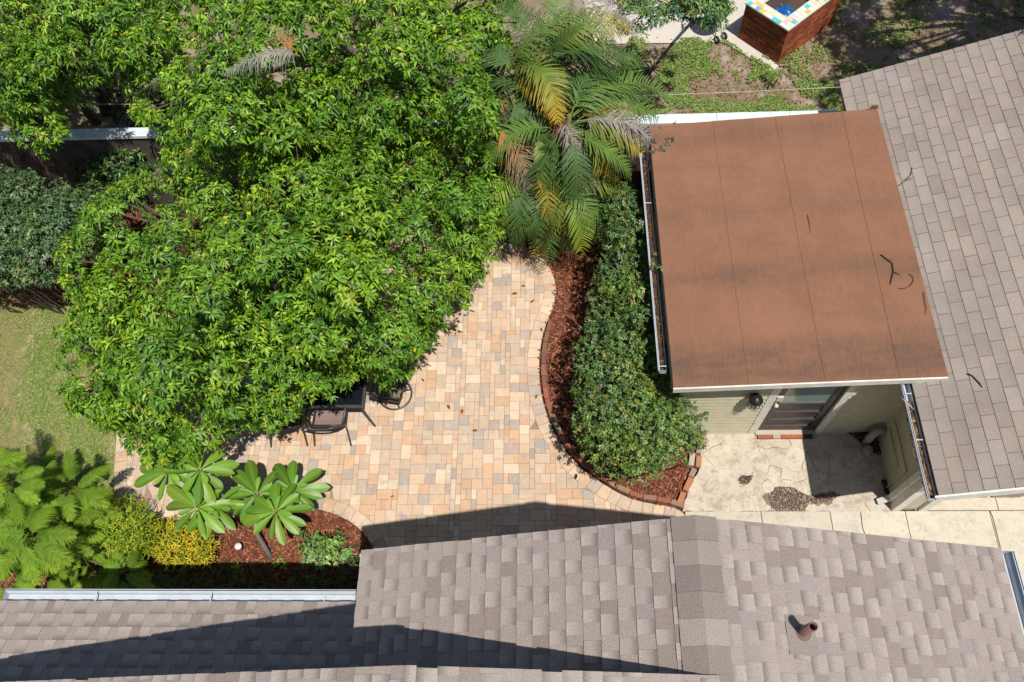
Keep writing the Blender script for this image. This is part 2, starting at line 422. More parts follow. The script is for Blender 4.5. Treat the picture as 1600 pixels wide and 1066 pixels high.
rest = MB()
for i, (p, c) in enumerate(cand):
    mb = MB() if i < 300 else rest
    chamfer_prism(mb, p, .002, PZ + random.uniform(-.0015, .0015), c)
    if i < 300: mb.build('paver', M_paver, patio)
rest.build('paver_field', M_paver, patio, kind='stuff')

# ------------------------------------------------------------------ walk slabs and the cracked pad
walk = sheet('walkway', [(2.02, -3), (16, -3), (16, 3.5), (2.02, 3.5)], .003, M_soil)
yj = G(1200, 800.5)[1]; yb = -2.5
def xj(px, py): return G(px, py)[0]
xs = [2.035, xj(1188, 803), xj(1295, 801), xj(1412, 800), xj(1543, 800), xj(1720, 800), xj(1900, 800), xj(2150, 800)]
for i in range(len(xs) - 1):
    mb = MB(); t = .88 + .16 * random.random()
    q = [(xs[i] + .006, yb), (xs[i + 1] - .006, yb), (xs[i + 1] - .006, yj - .004), (xs[i] + .006, yj - .004)]
    if i == 2: # a crack splits this slab
        c = xj(1343, 800); a = [(xs[2] + .006, yb), (c - .02, yb), (c + .015, yj - .5), (c - .03, yj - .25), (c - .01, yj - .004), (xs[2] + .006, yj - .004)]
        mb2 = MB(); mb2.prism(a, 0, .055, (t, t, t)); mb2.build('slab', M_walk, walk)
        q = [(c - .008, yb), (xs[3] - .006, yb), (xs[3] - .006, yj - .004), (c + .004, yj - .004), (c - .016, yj - .25), (c + .03, yj - .5)]
    if i == 4:
        c1 = xj(1560, 860); mb2 = MB(); mb2.prism([(xs[4] + .006, yb), (c1, yb), (c1, yj - .9), (xs[4] + .02, yj - .1), (xs[4] + .006, yj - .004)], 0, .053, (1.0, .93, .9)); mb2.build('slab', M_walk, walk)
        q = [(c1 + .012, yb), (xs[5] - .006, yb), (xs[5] - .006, yj - .004), (xs[4] + .02, yj - .004), (xs[4] + .033, yj - .1), (c1 + .012, yj - .9)]
    mb.prism(q, 0, .055, (t, t, t * .985)); mb.build('slab', M_walk, walk)
apron = sheet('apron', [(5.5, yj + .02), (16, yj + .02), (16, 4.1), (5.5, 4.1)], .003, M_soil)
for a, b in ((5.5, xj(1555, 790)), (xj(1555, 790), 11)):
    mb = MB(); mb.prism([(a + .006, yj + .01), (b - .006, yj + .01), (b - .006, 4.0), (a + .006, 4.0)], 0, .06, (1, .98, .95)); mb.build('slab', M_walk, apron)

PADP = P2([(1097, 672), (1366, 672), (1397, 800), (1066, 800.5), (1074, 770), (1092, 735)])
PADP = [(x, min(y, 4.86)) for x, y in PADP]
pad = sheet('concrete_pad', PADP, .0415, M_pad, col=(.42, .38, .34))
seeds = []
for _ in range(4000):
    p = np.array([random.uniform(1.95, 5.25), random.uniform(yj, 4.95)])
    dpx = PX((*p, 0)); r = .46 if dpx[0] > 1262 else .36
    if 1180 < dpx[0] < 1310 and dpx[1] > 730: r = .14
    if in_poly(p, PADP) and all(np.hypot(*(p - s)) > r for s in seeds): seeds.append(p)
def halfplane(poly, m, n):
    out = []
    for i in range(len(poly)):
        a, b = np.array(poly[i]), np.array(poly[(i + 1) % len(poly)]); fa, fb = (m - a) @ n, (m - b) @ n
        if fa >= 0: out.append(tuple(a))
        if (fa >= 0) != (fb >= 0): out.append(tuple(a + (b - a) * fa / (fa - fb)))
    return out
HOLE = P2([(1200, 775), (1212, 764), (1232, 762), (1262, 776), (1300, 770), (1312, 776), (1296, 784), (1262, 790), (1252, 799), (1205, 799)])
for s in seeds:
    poly = PADP
    for o in seeds:
        if o is s: continue
        n = o - s; L = np.hypot(*n)
        if L > 1.4: continue
        g_ = .0012 + .0035 * (math.sin(17 * (s[0] + o[0]) + 9 * (s[1] + o[1])) > .75)
        poly = halfplane(poly, (s + o) / 2 - n / L * g_, n / L)
        if len(poly) < 3: break
    if len(poly) < 3 or area2(poly) < .004: continue
    if in_poly(s, HOLE): continue
    # wander the crack edges
    q = []
    for i in range(len(poly)):
        a, b = np.array(poly[i]), np.array(poly[(i + 1) % len(poly)]); L = np.hypot(*(b - a)); q.append(tuple(a)); kk = int(L / .07); nn = np.array([-(b - a)[1], (b - a)[0]]) / (L + 1e-9)
        for j in range(1, kk):
            m = a + (b - a) * j / kk; w = noise.noise(Vector((m[0] * 5, m[1] * 5, 3.))) * .06 * min(1, 4 * min(j, kk - j) / kk)
            # same offset direction for both neighbours
            nn2 = nn if (nn[0] + .3 * nn[1]) > 0 else -nn
            q.append(tuple(m + nn2 * w))
    mb = MB(); t = random.uniform(.95, 1.04); mb.prism(q, 0, .05 + random.uniform(-.0015, .002), (t, t, t * random.uniform(.96, 1.0))); mb.build('slab_piece', M_pad, pad)

# ------------------------------------------------------------------ roof shingles
HOUSE_TABS = []
def tab_mesh(mb, P0, e, u, n, a0, a1, s0, s1, c_lo, c_mid, c_hi, h_lo=.012, h_hi=.003):
    def pt(a, s, h): return tuple(P0 + e * a + u * s + n * h)
    sm = s0 + (s1 - s0) * .5; hm = (h_lo + h_hi) / 2
    A0, A1 = pt(a0, s0, h_lo), pt(a1, s0, h_lo); B0, B1 = pt(a0, sm, hm), pt(a1, sm, hm); D0, D1 = pt(a0, s1, h_hi), pt(a1, s1, h_hi)
    mb.poly([A0, A1, B1, B0], cols=[c_lo, c_lo, c_mid, c_mid]); mb.poly([B0, B1, D1, D0], cols=[c_mid, c_mid, c_hi, c_hi])
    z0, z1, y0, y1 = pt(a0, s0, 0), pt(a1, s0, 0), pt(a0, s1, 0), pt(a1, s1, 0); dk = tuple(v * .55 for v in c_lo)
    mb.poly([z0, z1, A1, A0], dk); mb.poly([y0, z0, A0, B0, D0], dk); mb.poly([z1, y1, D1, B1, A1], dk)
def slope_frame(P0, e, u):
    e = np.array(e, float); e /= np.linalg.norm(e); u = np.array(u, float); u /= np.linalg.norm(u); n = np.cross(e, u)
    if n[2] < 0: n = -n
    return np.array(P0, float), e, u, n
TONES = [(.345, .295, .262), (.275, .225, .205), (.42, .365, .32), (.315, .262, .235), (.385, .33, .285)]
def dim_shingles(roof, P0, e, u, Ls, Hs, expo=.15, seed=1, margin=300):
    """laminated shingles: random tabs, some thick light ones whose printed blend runs dark towards the top"""
    P0, e, u, n = slope_frame(P0, e, u); rnd = random.Random(seed); nc = int(Hs / expo) + 1
    for i in range(nc):
        s0, s1 = i * expo, min((i + 1) * expo, Hs); a = -rnd.uniform(0, .2)
        if s1 - s0 < .02: continue
        thick = rnd.random() < .5
        while a < Ls:
            w = rnd.uniform(.10, .17) if thick else rnd.uniform(.08, .19); a1 = min(a + w, Ls); aa = max(a, 0)
            if a1 - aa > .02:
                ctr = P0 + e * (aa + a1) / 2 + u * (s0 + s1) / 2
                if inframe(ctr, margin):
                    k = rnd.uniform(.95, 1.05); v_ = rnd.random()
                    if thick:                 # raised tooth: pale foot, printed blend to dark at its head
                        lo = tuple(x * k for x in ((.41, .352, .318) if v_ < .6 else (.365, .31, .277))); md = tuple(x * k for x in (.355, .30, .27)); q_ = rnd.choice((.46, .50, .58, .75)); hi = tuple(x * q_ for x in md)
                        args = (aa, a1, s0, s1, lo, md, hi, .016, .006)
                    else:                     # flat base course
                        b = (.335, .282, .255) if v_ < .55 else (.27, .22, .197) if v_ < .85 else (.305, .257, .243); lo = tuple(x * k for x in b)
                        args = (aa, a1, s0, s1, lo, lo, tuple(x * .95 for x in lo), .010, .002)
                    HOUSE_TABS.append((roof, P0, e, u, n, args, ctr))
            a = a1 if a1 > a else a + w; thick = not thick
            if a >= Ls - 1e-6: break

def gable_deck(mb, Lx, Lz, Rx, Rz, rx, rz, y0, y1, th=.05, col=(.2, .17, .15)):
    a = [(Lx, Lz), (rx, rz), (Rx, Rz)]
    for (p, q) in ((a[0], a[1]), (a[1], a[2])):
        P = [(p[0], y0, p[1] - th), (q[0], y0, q[1] - th), (q[0], y1, q[1] - th), (p[0], y1, p[1] - th), (p[0], y0, p[1]), (q[0], y0, q[1]), (q[0], y1, q[1]), (p[0], y1, p[1])]
        mb.hexa(P, col)
def gutter(parent, a, b, out, w=.13, dp=.10, mat=None, caps=(True, True), brk=()):
    """open trough hung from a to b (inner top edge), opening outwards along out"""
    a = np.array(a, float); b = np.array(b, float); o = np.array(out, float); dn = np.array((0, 0, -1.)); mb = MB(); th = .006
    t = (b - a) / np.linalg.norm(b - a)
    prof = [(0, 0), (0, dp), (w * .72, dp), (w * .8, dp * .55), (w, dp * .25), (w, -.012), (w - .018, -.012)]
    inn = [(x * .97 + (.004 if i < 2 else -.004), y - (.006 if 0 < i < 4 else 0)) for i, (x, y) in enumerate(prof)]
    def pt(q, s): return tuple((a if s == 0 else b) + o * q[0] + dn * q[1])
    for pr in (prof, inn):
        for i in range(len(pr) - 1): mb.poly([pt(pr[i], 0), pt(pr[i], 1), pt(pr[i + 1], 1), pt(pr[i + 1], 0)])
    for s in (0, 1):
        if caps[s]:
            for k in (0, 1): mb.poly([tuple(np.array(pt(q, s)) + t * .004 * k * (1 if s else -1)) for q in prof])
    g = mb.build('gutter', mat or M_metal, parent)
    for f in brk:
        c = a + (b - a) * f; m2 = MB(); m2.bar(c + o * .0, c + o * (w + .004) + dn * .004, .014, .006); m2.build('bracket', mat or M_metal, g)
    return g

# ------------------------------------------------------------------ the house along the bottom
PK = G(1085, 808.5, 5.85); YR = PK[1]; EL = GY(565, 862, YR); ER = GY(1562, 859, YR)
house = thing('house', 'house with grey brown dimensional shingle roofs along the bottom edge', 'house', (1, 0, 0))
YB = -3.0
mb = MB(); gable_deck(mb, EL[0], EL[2], ER[0], ER[2], PK[0], PK[2], YB, YR); roof = mb.build('roof', M_shingle, house)
sL = (PK[2] - EL[2]) / (PK[0] - EL[0]); sR = (PK[2] - ER[2]) / (ER[0] - PK[0])
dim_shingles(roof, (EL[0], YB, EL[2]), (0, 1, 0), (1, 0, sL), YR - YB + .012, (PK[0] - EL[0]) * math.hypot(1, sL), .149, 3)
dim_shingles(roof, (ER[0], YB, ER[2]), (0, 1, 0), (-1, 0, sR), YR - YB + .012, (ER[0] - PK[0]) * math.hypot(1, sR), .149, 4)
# ridge caps
y = YR + .015; i = 0
while y > -.6:
    mb = MB(); t = random.choice([(.33, .29, .25), (.25, .21, .185), (.29, .25, .22), (.22, .185, .165)]); w = .185; y1 = y - .20; h1, h0 = .022, .034
    for sgn, s in ((-1, sL), (1, sR)):
        q = [(PK[0], y, PK[2] + h1), (PK[0] + sgn * w, y, PK[2] - w * s + h1), (PK[0] + sgn * w, y1, PK[2] - w * s + h0), (PK[0], y1, PK[2] + h0)]
        mb.poly(q if sgn < 0 else q[::-1], t)
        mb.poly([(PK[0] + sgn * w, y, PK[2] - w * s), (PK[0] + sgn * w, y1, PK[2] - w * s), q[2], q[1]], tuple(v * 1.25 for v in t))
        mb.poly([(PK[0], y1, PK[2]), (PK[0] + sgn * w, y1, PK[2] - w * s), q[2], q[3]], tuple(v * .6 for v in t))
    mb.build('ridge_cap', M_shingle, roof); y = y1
mb = MB()   # rake and eave trim
for (a, b) in (((EL[0], EL[2]), (PK[0], PK[2])), ((PK[0], PK[2]), (ER[0], ER[2]))): mb.bar((a[0], YR - .02, a[1] - .145), (b[0], YR - .02, b[1] - .145), .03, .17)
mb.bar((EL[0] + .03, YB, EL[2] - .15), (EL[0] + .03, YR - .05, EL[2] - .15), .03, .17); mb.build('fascia', M_white, house)
mb = MB(); mb.mm((EL[0] + .45, YB, 0), (ER[0] - .45, YR - .4, EL[2] + .02))
n_ = 12
mb.poly([(EL[0] + .45, YR - .4, EL[2] + .02), (ER[0] - .45, YR - .4, EL[2] + .02), (PK[0], YR - .4, PK[2] - .12)]); mb.build('wall', M_side, house)
gutter(house, (ER[0] + .005, YB, ER[2] - .02), (ER[0] + .005, YR - .015, ER[2] - .02), (1, 0, 0), .13)
# vent pipe on the right slope
nR = (sR, 0, 1); cR = PK[2] + sR * PK[0]; VB = GP(1252, 989, nR, cR)
mb = MB(); h = .34; prof = [(.036, -.06), (.036, h), (.030, h), (.030, h - .12)]; mb.lathe(VB, prof, 16, (.20, .105, .09)); mb.lathe(VB + np.array((0, 0, 0)), [(.085, -.02), (.06, .03), (.038, .055)], 16, (.19, .12, .105))
mb.lathe(VB, [(.031, h - .1), (.0, h - .1)], 12, (.01, .01, .01)); vp = mb.build('vent_pipe', M_attr, house)
mb = MB(); q = [VB + np.array((dx, dy, -sR * dx + .019)) for dx, dy in ((-.13, -.17), (.12, -.17), (.12, .13), (-.13, .13))]; mb.poly([tuple(v) for v in q], (.27, .23, .205)); mb.build('flashing', M_shingle, vp)
# upper gable
UPK = G(632, 1042, 6.42); YU = UPK[1]; UL = GY(56, 1065.5, YU); sUL = (UPK[2] - UL[2]) / (UPK[0] - UL[0])
URx = PK[0] + .06; URz = PK[2] + .02; sUR = (UPK[2] - URz) / (URx - UPK[0]); ULx = UPK[0] - 5.2; ULz = UPK[2] - 5.2 * sUL
mb = MB(); gable_deck(mb, ULx, ULz, URx, URz, UPK[0], UPK[2], YB, YU); roof2 = mb.build('roof', M_shingle, house)
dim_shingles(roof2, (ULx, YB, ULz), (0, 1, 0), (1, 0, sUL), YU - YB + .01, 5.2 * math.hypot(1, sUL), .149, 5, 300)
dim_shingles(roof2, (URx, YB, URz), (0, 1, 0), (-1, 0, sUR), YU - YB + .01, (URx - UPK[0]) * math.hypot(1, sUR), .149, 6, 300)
mb = MB(); mb.bar((ULx, YU - .02, ULz - .13), (UPK[0], YU - .02, UPK[2] - .13), .03, .16); mb.bar((UPK[0], YU - .02, UPK[2] - .13), (URx, YU - .02, URz - .13), .03, .16); mb.build('fascia', M_white, house)
mb = MB(); mb.poly([(ULx + .4, YU - .4, 0), (PK[0], YU - .4, 0), (PK[0], YU - .4, URz - .06), (UPK[0], YU - .4, UPK[2] - .07), (ULx + .4, YU - .4, ULz + .1)]); mb.mm((ULx + .4, YB, 0), (EL[0] + .5, YU - .402, ULz)); mb.build('wall', M_side, house)
# wing
WR = G(150, 940, 3.18); WE = G(2, 940, 3.18)[0]; sW = .36; WX1 = EL[0] + .42; WH = WR[1] - (YU - .4)
mb = MB(); P = [(WE, WR[1] - WH, WR[2] + WH * sW - .05), (WX1, WR[1] - WH, WR[2] + WH * sW - .05), (WX1, WR[1], WR[2] - .05), (WE, WR[1], WR[2] - .05)]
mb.hexa(P + [(p[0], p[1], p[2] + .05) for p in P], (.2, .17, .15)); roof3 = mb.build('roof', M_shingle, house)
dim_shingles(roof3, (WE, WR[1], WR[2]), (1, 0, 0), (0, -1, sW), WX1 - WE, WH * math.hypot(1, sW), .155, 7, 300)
mb = MB(); mb.mm((WE + .35, YB, 0), (WX1 + .05, WR[1] - .4, WR[2])); mb.mm((WE + .02, WR[1] - .028, WR[2] - .2), (WX1, WR[1] - .002, WR[2] - .055)); mb.build('wall', M_side, house)
gx = lambda px: (G(px, 930, 3.18)[0] - WE) / (WX1 - WE)
gutter(house, (WE + .0, WR[1] + .003, WR[2] - .015), (WX1, WR[1] + .003, WR[2] - .015), (0, 1, 0), .135, brk=(gx(149), gx(329), gx(507)))
HOUSE_TABS.sort(key=lambda t: (not inframe(t[6], 0), PX(t[6])[1] > 1046, -(t[5][1] - t[5][0])))
stuffs = {}
for i, (rf, P0, e, u, n, args, ctr) in enumerate(HOUSE_TABS):
    own = i < 300 - 24
    mb = MB() if own else stuffs.setdefault(rf.name, (rf, MB()))[1]
    tab_mesh(mb, P0, e, u, n, *args)
    if own: mb.build('shingle', M_shingle, rf)
for rf, mb in stuffs.values(): mb.build('shingle_field', M_shingle, rf, kind='stuff')

# ------------------------------------------------------------------ the cottage on the right
CG = G(1450, 778, 2.50); CR = G(1467, 775, 2.54); c2 = GY(1600, 762, CR[1]); sC = (c2[2] - CR[2]) / (c2[0] - CR[0])
nC = (-sC, 0, 1); cC = CR[2] - sC * CR[0]; YBK = GP(1312, 125, nC, cC)[1]; YFR = CR[1]
cottage = thing('cottage', 'cottage with weathered grey and tan tab shingle roof and olive siding on the right', 'cottage', (7, 6, 0))
RX = 9.4; zc = lambda x: cC + sC * x
mb = MB(); P = [(CR[0], YFR, zc(CR[0]) - .06), (RX, YFR, zc(RX) - .06), (RX, YBK, zc(RX) - .06), (CR[0], YBK, zc(CR[0]) - .06)]
mb.hexa(P + [(p[0], p[1], p[2] + .06) for p in P], (.24, .2, .17))
P = [(RX, YFR, zc(RX) - .06), (2 * RX - CR[0], YFR, zc(CR[0]) - .06), (2 * RX - CR[0], YBK, zc(CR[0]) - .06), (RX, YBK, zc(RX) - .06)]
mb.hexa(P + [(p[0], p[1], p[2] + .06) for p in P], (.24, .2, .17)); croof = mb.build('roof', M_tab, cottage)
P0, e, u, n = slope_frame((CR[0], YFR, CR[2]), (0, 1, 0), (1, 0, sC)); Ls = YBK - YFR; Hs = (RX - CR[0]) * math.hypot(1, sC)
GREYS = [(.355, .305, .275), (.37, .30, .25), (.34, .295, .268), (.375, .295, .245), (.37, .325, .30), (.345, .28, .24), (.365, .31, .27)]
expo = .166; rest = MB(); cnt = 0
for i in range(int(Hs / expo) + 1):
    a = -(.1625 if i % 2 else 0) - random.uniform(0, .06)
    while a < Ls:
        a0, a1 = max(a, 0) + .005, min(a + .325, Ls) - .005; a += .325
        if a1 - a0 < .03: continue
        k = random.uniform(.9, 1.07); c = tuple((v * .55 + m_ * .45) * k for v, m_ in zip(random.choice(GREYS), (.352, .296, .266))); ctr = P0 + e * (a0 + a1) / 2 + u * (i + .5) * expo
        if not inframe(ctr, 420): continue
        own = inframe(ctr, 20) and cnt < 290; mb = MB() if own else rest
        tab_mesh(mb, P0, e, u, n, a0, a1, i * expo, min((i + 1) * expo - .003, Hs), c, c, tuple(v * .93 for v in c), .010 + random.uniform(0, .003), .004)
        if own: mb.build('shingle', M_tab, croof); cnt += 1
rest.build('shingle_field', M_tab, croof, kind='stuff')
WXC, WYC = G(1393, 798)[0], G(1393, 798)[1]
def siding(x0, y0, x1, y1, z0, z1, out, expo, name, parent, mat=M_side):
    """lap boards on a vertical wall line, leaning out at the foot"""
    mb = MB(); o = np.array(out, float); z = z0
    while z < z1 - .01:
        zt = min(z + expo, z1); a = np.array((x0, y0)); b = np.array((x1, y1)); w = o * (.03 if expo < .118 else .012)
        mb.poly([(*(a + w), z), (*(b + w), z), (*b, zt), (*a, zt)]); mb.poly([(*a, z), (*b, z), (*(b + w), z), (*(a + w), z)]); z = zt
    return mb.build(name, mat, parent)
zt = CR[2] - .05
siding(WXC, 9.9, WXC, WYC + .02, .03, zt + .05, (-1, 0), .12, 'siding', cottage)
mb = MB(); mb.mm((WXC + .01, WYC + .01, 0), (WXC + .37, WYC + .25, zt + .2)); mb.mm((WXC + .01, WYC + .2, 0), (WXC + .3, 9.9, zt)); mb.mm((WXC + .3, 4.1, 0), (13, 9.9, zt)); mb.build('wall', M_side, cottage)
mb = MB(); mb.mm((WXC - .022, WYC - .02, .03), (WXC + .1, WYC + .0, zt + .15)); mb.mm((WXC - .022, WYC + .0, .03), (WXC - .001, WYC + .10, zt)); mb.build('corner_board', M_trim, cottage)
mb = MB(); mb.mm((WXC + .37, WYC - .03, .03), (WXC + .49, WYC + .24, zt + .2)); mb.build('door_casing', M_trim, cottage)
mb = MB(); mb.mm((WXC + .49, WYC + .20, .02), (10.2, WYC + .24, 2.5))
for i in range(9): mb.mm((WXC + .5 + i * .5, WYC + .18, .06), (WXC + .92 + i * .5, WYC + .2, 2.3))
mb.build('garage_door', M_garage, cottage)
mb = MB(); mb.poly([(WXC + .37, WYC - .01, 2.45), (10.3, WYC - .01, 2.45), (10.3, WYC - .01, zc(RX) - .3), (RX, WYC - .01, zc(RX) - .08), (WXC + .37, WYC - .01, zc(WXC + .37) - .08)]); mb.build('header', M_side, cottage)
mb = MB(); mb.bar((CR[0] - .02, YFR - .012, CR[2] - .075), (RX, YFR - .012, zc(RX) - .075), .024, .17); mb.build('fascia', M_white, cottage)
gW = CR[0] - CG[0] + .0; GY0, GY1 = YFR - .02, 4.72
cg = gutter(cottage, (CR[0] - .01, GY0, CR[2] - .035), (CR[0] - .01, 9.2, CR[2] - .035), (-1, 0, 0), gW, .10, brk=((4.36 - GY0) / (9.2 - GY0), (3.72 - GY0) / (9.2 - GY0)))
mb = MB(); mb.mm((CR[0] - .004, GY0, CR[2] - .11), (CR[0] + .015, 9.2, CR[2] - .07)); mb.build('eave_board', M_white, cottage)
def debris(parent, x0, x1, y0, y1, z, n, name='leaf_litter'):
    mb = MB()
    for _ in range(n):
        c = np.array((random.uniform(x0, x1), random.uniform(y0, y1), z + random.uniform(0, .03))); L = random.uniform(.02, .06); a = random.uniform(0, 6.3); d = np.array((math.cos(a) * L, math.sin(a) * L, random.uniform(-.01, .015))); w = np.array((-d[1], d[0], 0)) * .3
        k = random.uniform(.5, 1.3); col = random.choice([(.20, .11, .05), (.11, .065, .035), (.30, .18, .08), (.07, .045, .03)]); mb.poly([tuple(c - d), tuple(c + w), tuple(c + d), tuple(c - w)], tuple(v * k for v in col))
    return mb.build(name, M_chip, parent, kind='stuff')
debris(cg, CR[0] - gW * .75, CR[0] - .03, GY0 + .05, 4.25, CR[2] - .115, 900)
# downspout with its elbow
dx, dy = WXC - .055, WYC + .14
mb = MB(); mb.bar((CG[0] + .08, dy, CR[2] - .13), (dx, dy, CR[2] - .32), .085, .06, up=(0, 1, 0)); mb.box((dx, dy, (CR[2] - .3 + .16) / 2), (.06, .085, CR[2] - .3 - .16)); mb.bar((dx, dy, .2), (dx - .16, dy - .03, .09), .085, .06); mb.build('downspout', M_trim, cottage)
mb = MB()  # conduits on the side wall
x = WXC - .03
for (ya, yb_, z) in ((4.62, 4.02, .62), (4.66, 3.86, .86)):
    mb.tube([(x, ya, z), (x, yb_, z), (x, yb_, .05)], .012, 6)
mb.build('conduit', M_side, cottage)
mb = MB(); mb.box((WXC - .05, 3.98, 1.45), (.09, .16, .22)); mb.build('meter_box', M_trim, cottage)

# ------------------------------------------------------------------ shed with the flat brown roof
V3_ = lambda *a: np.array(a, float)
YE = 4.50; FL = GY(1054, 606, YE); FR = GY(1482, 588.5, YE); sS = (FR[2] - FL[2]) / (FR[0] - FL[0]); nS = (-sS, 0, 1); cS = FL[2] - sS * FL[0]
BL = GP(1014, 197, nS, cS); BR = GP(1370.7, 170.5, nS, cS); FL = GP(1052.5, 606, nS, cS); FR = GP(1482, 588.5, nS, cS)
shed = thing('shed', 'shed with brown rolled roofing, cream eave trim and pale olive siding', 'shed', (3.4, 6.5, 0))
dn = np.array((0, 0, -.07))
sroof = MB(); sroof.hexa([tuple(p + dn - np.array((0, 0, .012))) for p in (FL, FR, BR, BL)] + [tuple(p - np.array((0, 0, .012))) for p in (FL, FR, BR, BL)], (1, 1, 1)); sroof = sroof.build('roof', M_rolled, shed)
fr_ = [0, (G(1170, 600, 2.5)[0] - FL[0]) / (FR[0] - FL[0]), (G(1291, 596, 2.6)[0] - FL[0]) / (FR[0] - FL[0]), (G(1409, 591, 2.7)[0] - FL[0]) / (FR[0] - FL[0]), 1]
fb_ = [0, (1117 - 1014) / 356.7, (1215 - 1014) / 356.7, (1318 - 1014) / 356.7, 1]
for i in range(4):
    mb = MB(); N = 24; nn = np.array((0, 0, 1.)); ov = .012
    def ed(k, t, w=0):
        a = FL + (FR - FL) * fr_[k]; b = BL + (BR - BL) * fb_[k]; p = a + (b - a) * t; p = p.copy(); p[0] += w + (.006 * noise.noise(Vector((k * 7., t * 14, 0))) if 0 < k < 4 else 0); return p
    for j in range(N):
        t0, t1 = j / N, (j + 1) / N
        l0, l1 = ed(i, t0, -ov if i else 0), ed(i, t1, -ov if i else 0); r0, r1 = ed(i + 1, t0), ed(i + 1, t1)
        hl, hr = (.0065 if i else 0), .001
        A, B, Cc, D = [p + nn * h for p, h in ((l0, hl), (r0, hr), (r1, hr), (l1, hl))]; mb.poly([tuple(A), tuple(B), tuple(Cc), tuple(D)])
        mb.poly([tuple(l0 - nn * .01), tuple(A), tuple(D), tuple(l1 - nn * .01)])
        if j == 0: mb.poly([tuple(l0 - nn * .01), tuple(r0 - nn * .01), tuple(B), tuple(A)])
    mb.build('roofing_sheet', M_rolled, sroof)
mb = MB(); o = np.array((0, -.012, -.06)); mb.bar(FL + o, FR + o, .022, .115); mb.build('eave_trim', M_trim, shed)
mb = MB(); o = np.array((-.012, 0, -.05)); mb.bar(FL + o, BL + o, .02, .09); mb.build('side_fascia', M_dark, shed)
gl = gutter(shed, BL + np.array((-.06, -.25, -.08)), FL + np.array((-.06, .30, -.08)), (-1, 0, 0), .115, .10, brk=(.30, .985))
p, q = BL, FL
mb = MB()
for _ in range(500):
    t = random.random(); c = BL + (FL - BL) * (.05 + .86 * t) + np.array((-.06 - random.uniform(.012, .085), 0, -.16 + random.uniform(0, .03))); L = random.uniform(.02, .05); a = random.uniform(0, 6.3); d = np.array((math.cos(a) * L, math.sin(a) * L, .005)); w = np.array((-d[1], d[0], 0)) * .35
    mb.poly([tuple(c - d), tuple(c + w), tuple(c + d), tuple(c - w)], random.choice([(.14, .05, .025), (.07, .045, .03), (.18, .09, .04), (.04, .03, .022)]))
mb.build('leaf_litter', M_chip, gl, kind='stuff')
mb = MB(); o1, o2 = np.array((-.068, 0, -.165)), np.array((-.14, 0, -.165)); a_, b_ = BL + np.array((0, -.26, 0)), FL + np.array((0, .31, 0)); mb.poly([tuple(a_ + o1), tuple(a_ + o2), tuple(b_ + o2), tuple(b_ + o1)], (.06, .045, .03)); mb.build('silt', M_dirt, gl)
SX0, SY0 = FL[0] + .22, G(1172, 677.2)[1]
top = lambda x: cS + sS * x - .09
xl0, xl1, xr0, xr1 = G(1166.6, 676.8)[0], G(1178.6, 677)[0], G(1270, 674.5)[0], G(1280, 675.8)[0]
siding(SX0, SY0, xl0, SY0, .05, top(xl0), (0, -1), .115, 'siding', shed)
siding(xr1, SY0, WXC, SY0, .05, top(xr1), (0, -1), .115, 'siding', shed)
siding(SX0, 9.1, SX0, SY0, .0, top(SX0) - .05, (-1, 0), .12, 'siding', shed)
mb = MB(); mb.mm((SX0 + .01, SY0 + .012, 0), (xl1, SY0 + .1, top(SX0) - .02)); mb.mm((xr0, SY0 + .012, 0), (WXC + .05, SY0 + .1, top(xr0))); mb.mm((SX0 + .01, SY0 + .08, 0), (SX0 + .1, 9.1, top(SX0) - .05)); mb.mm((SX0, 9.02, 0), (WXC + .05, 9.1, top(SX0) - .05)); mb.build('wall', M_side, shed)
mb = MB(); mb.mm((xl0, SY0 - .03, .05), (xl1, SY0 + .09, 2.22)); mb.mm((xr0, SY0 - .03, .05), (xr1, SY0 + .09, 2.22)); mb.mm((xl0, SY0 - .028, 2.222), (xr1, SY0 + .088, 2.32)); mb.build('door_casing', M_trim, shed)
door = MB(); d0, d1 = xl1 + .004, xr0 - .004; yd = SY0 + .02
door.mm((d0, yd, .09), (d0 + .115, yd + .045, 2.2)); door.mm((d1 - .115, yd, .09), (d1, yd + .045, 2.2))
a0, a1 = d0 + .115, d1 - .115
for z0_, z1_ in ((.09, .26), (.46, .54), (.76, .84), (1.06, 1.16), (2.02, 2.2)): door.mm((a0, yd, z0_), (a1, yd + .045, z1_))
door.mm((a0, yd + .022, .26), (a1, yd + .04, 1.16)); door = door.build('door', M_door, shed)
mb = MB(); mb.mm((a0, yd + .015, 1.16), (a1, yd + .028, 2.02)); mb.build('pane', M_pane, door)
mb = MB(); mb.lathe((d0 + .06, yd, 1.18), [(.0, .075), (.026, .07), (.034, .05), (.03, .03), (.012, .025), (.012, .0), (.03, .0)], 14, (.62, .55, .46), (0, -1, 0)); mb.build('knob', M_attr, door)
mb = MB(); mb.box((d0 + .06, yd - .02, 1.40), (.085, .045, .14), (.58, .50, .42)); mb.build('keypad_lock', M_attr, door)
thr = MB(); thr.mm((d0, SY0 - .06, .04), (d1, SY0 + .05, .085), (.42, .36, .30)); thr = thr.build('threshold', M_attr, shed)
xa = d0 + .02
for w, cb in ((.24, (.40, .13, .08)), (.13, (.50, .42, .33)), (.34, (.46, .13, .06)), (.16, (.09, .05, .045))):
    mb = MB(); mb.mm((xa, SY0 - .125, .03), (xa + w - .012, SY0 - .062, .095 + random.uniform(0, .01)), cb); mb.build('brick', M_brick, thr); xa += w

mb = MB(); q0, q1 = BR + V3_(-.10, .004, .0), BR + V3_(.0, .004, .0); mb.prism([(q0[0], q0[1]), (q1[0], q1[1]), (q1[0], q1[1] + .02), (q0[0], q0[1] + .02)], q0[2] - .05, q0[2] + .07, (1, 1, 1)); mb.build('flashing', M_rolled, shed)
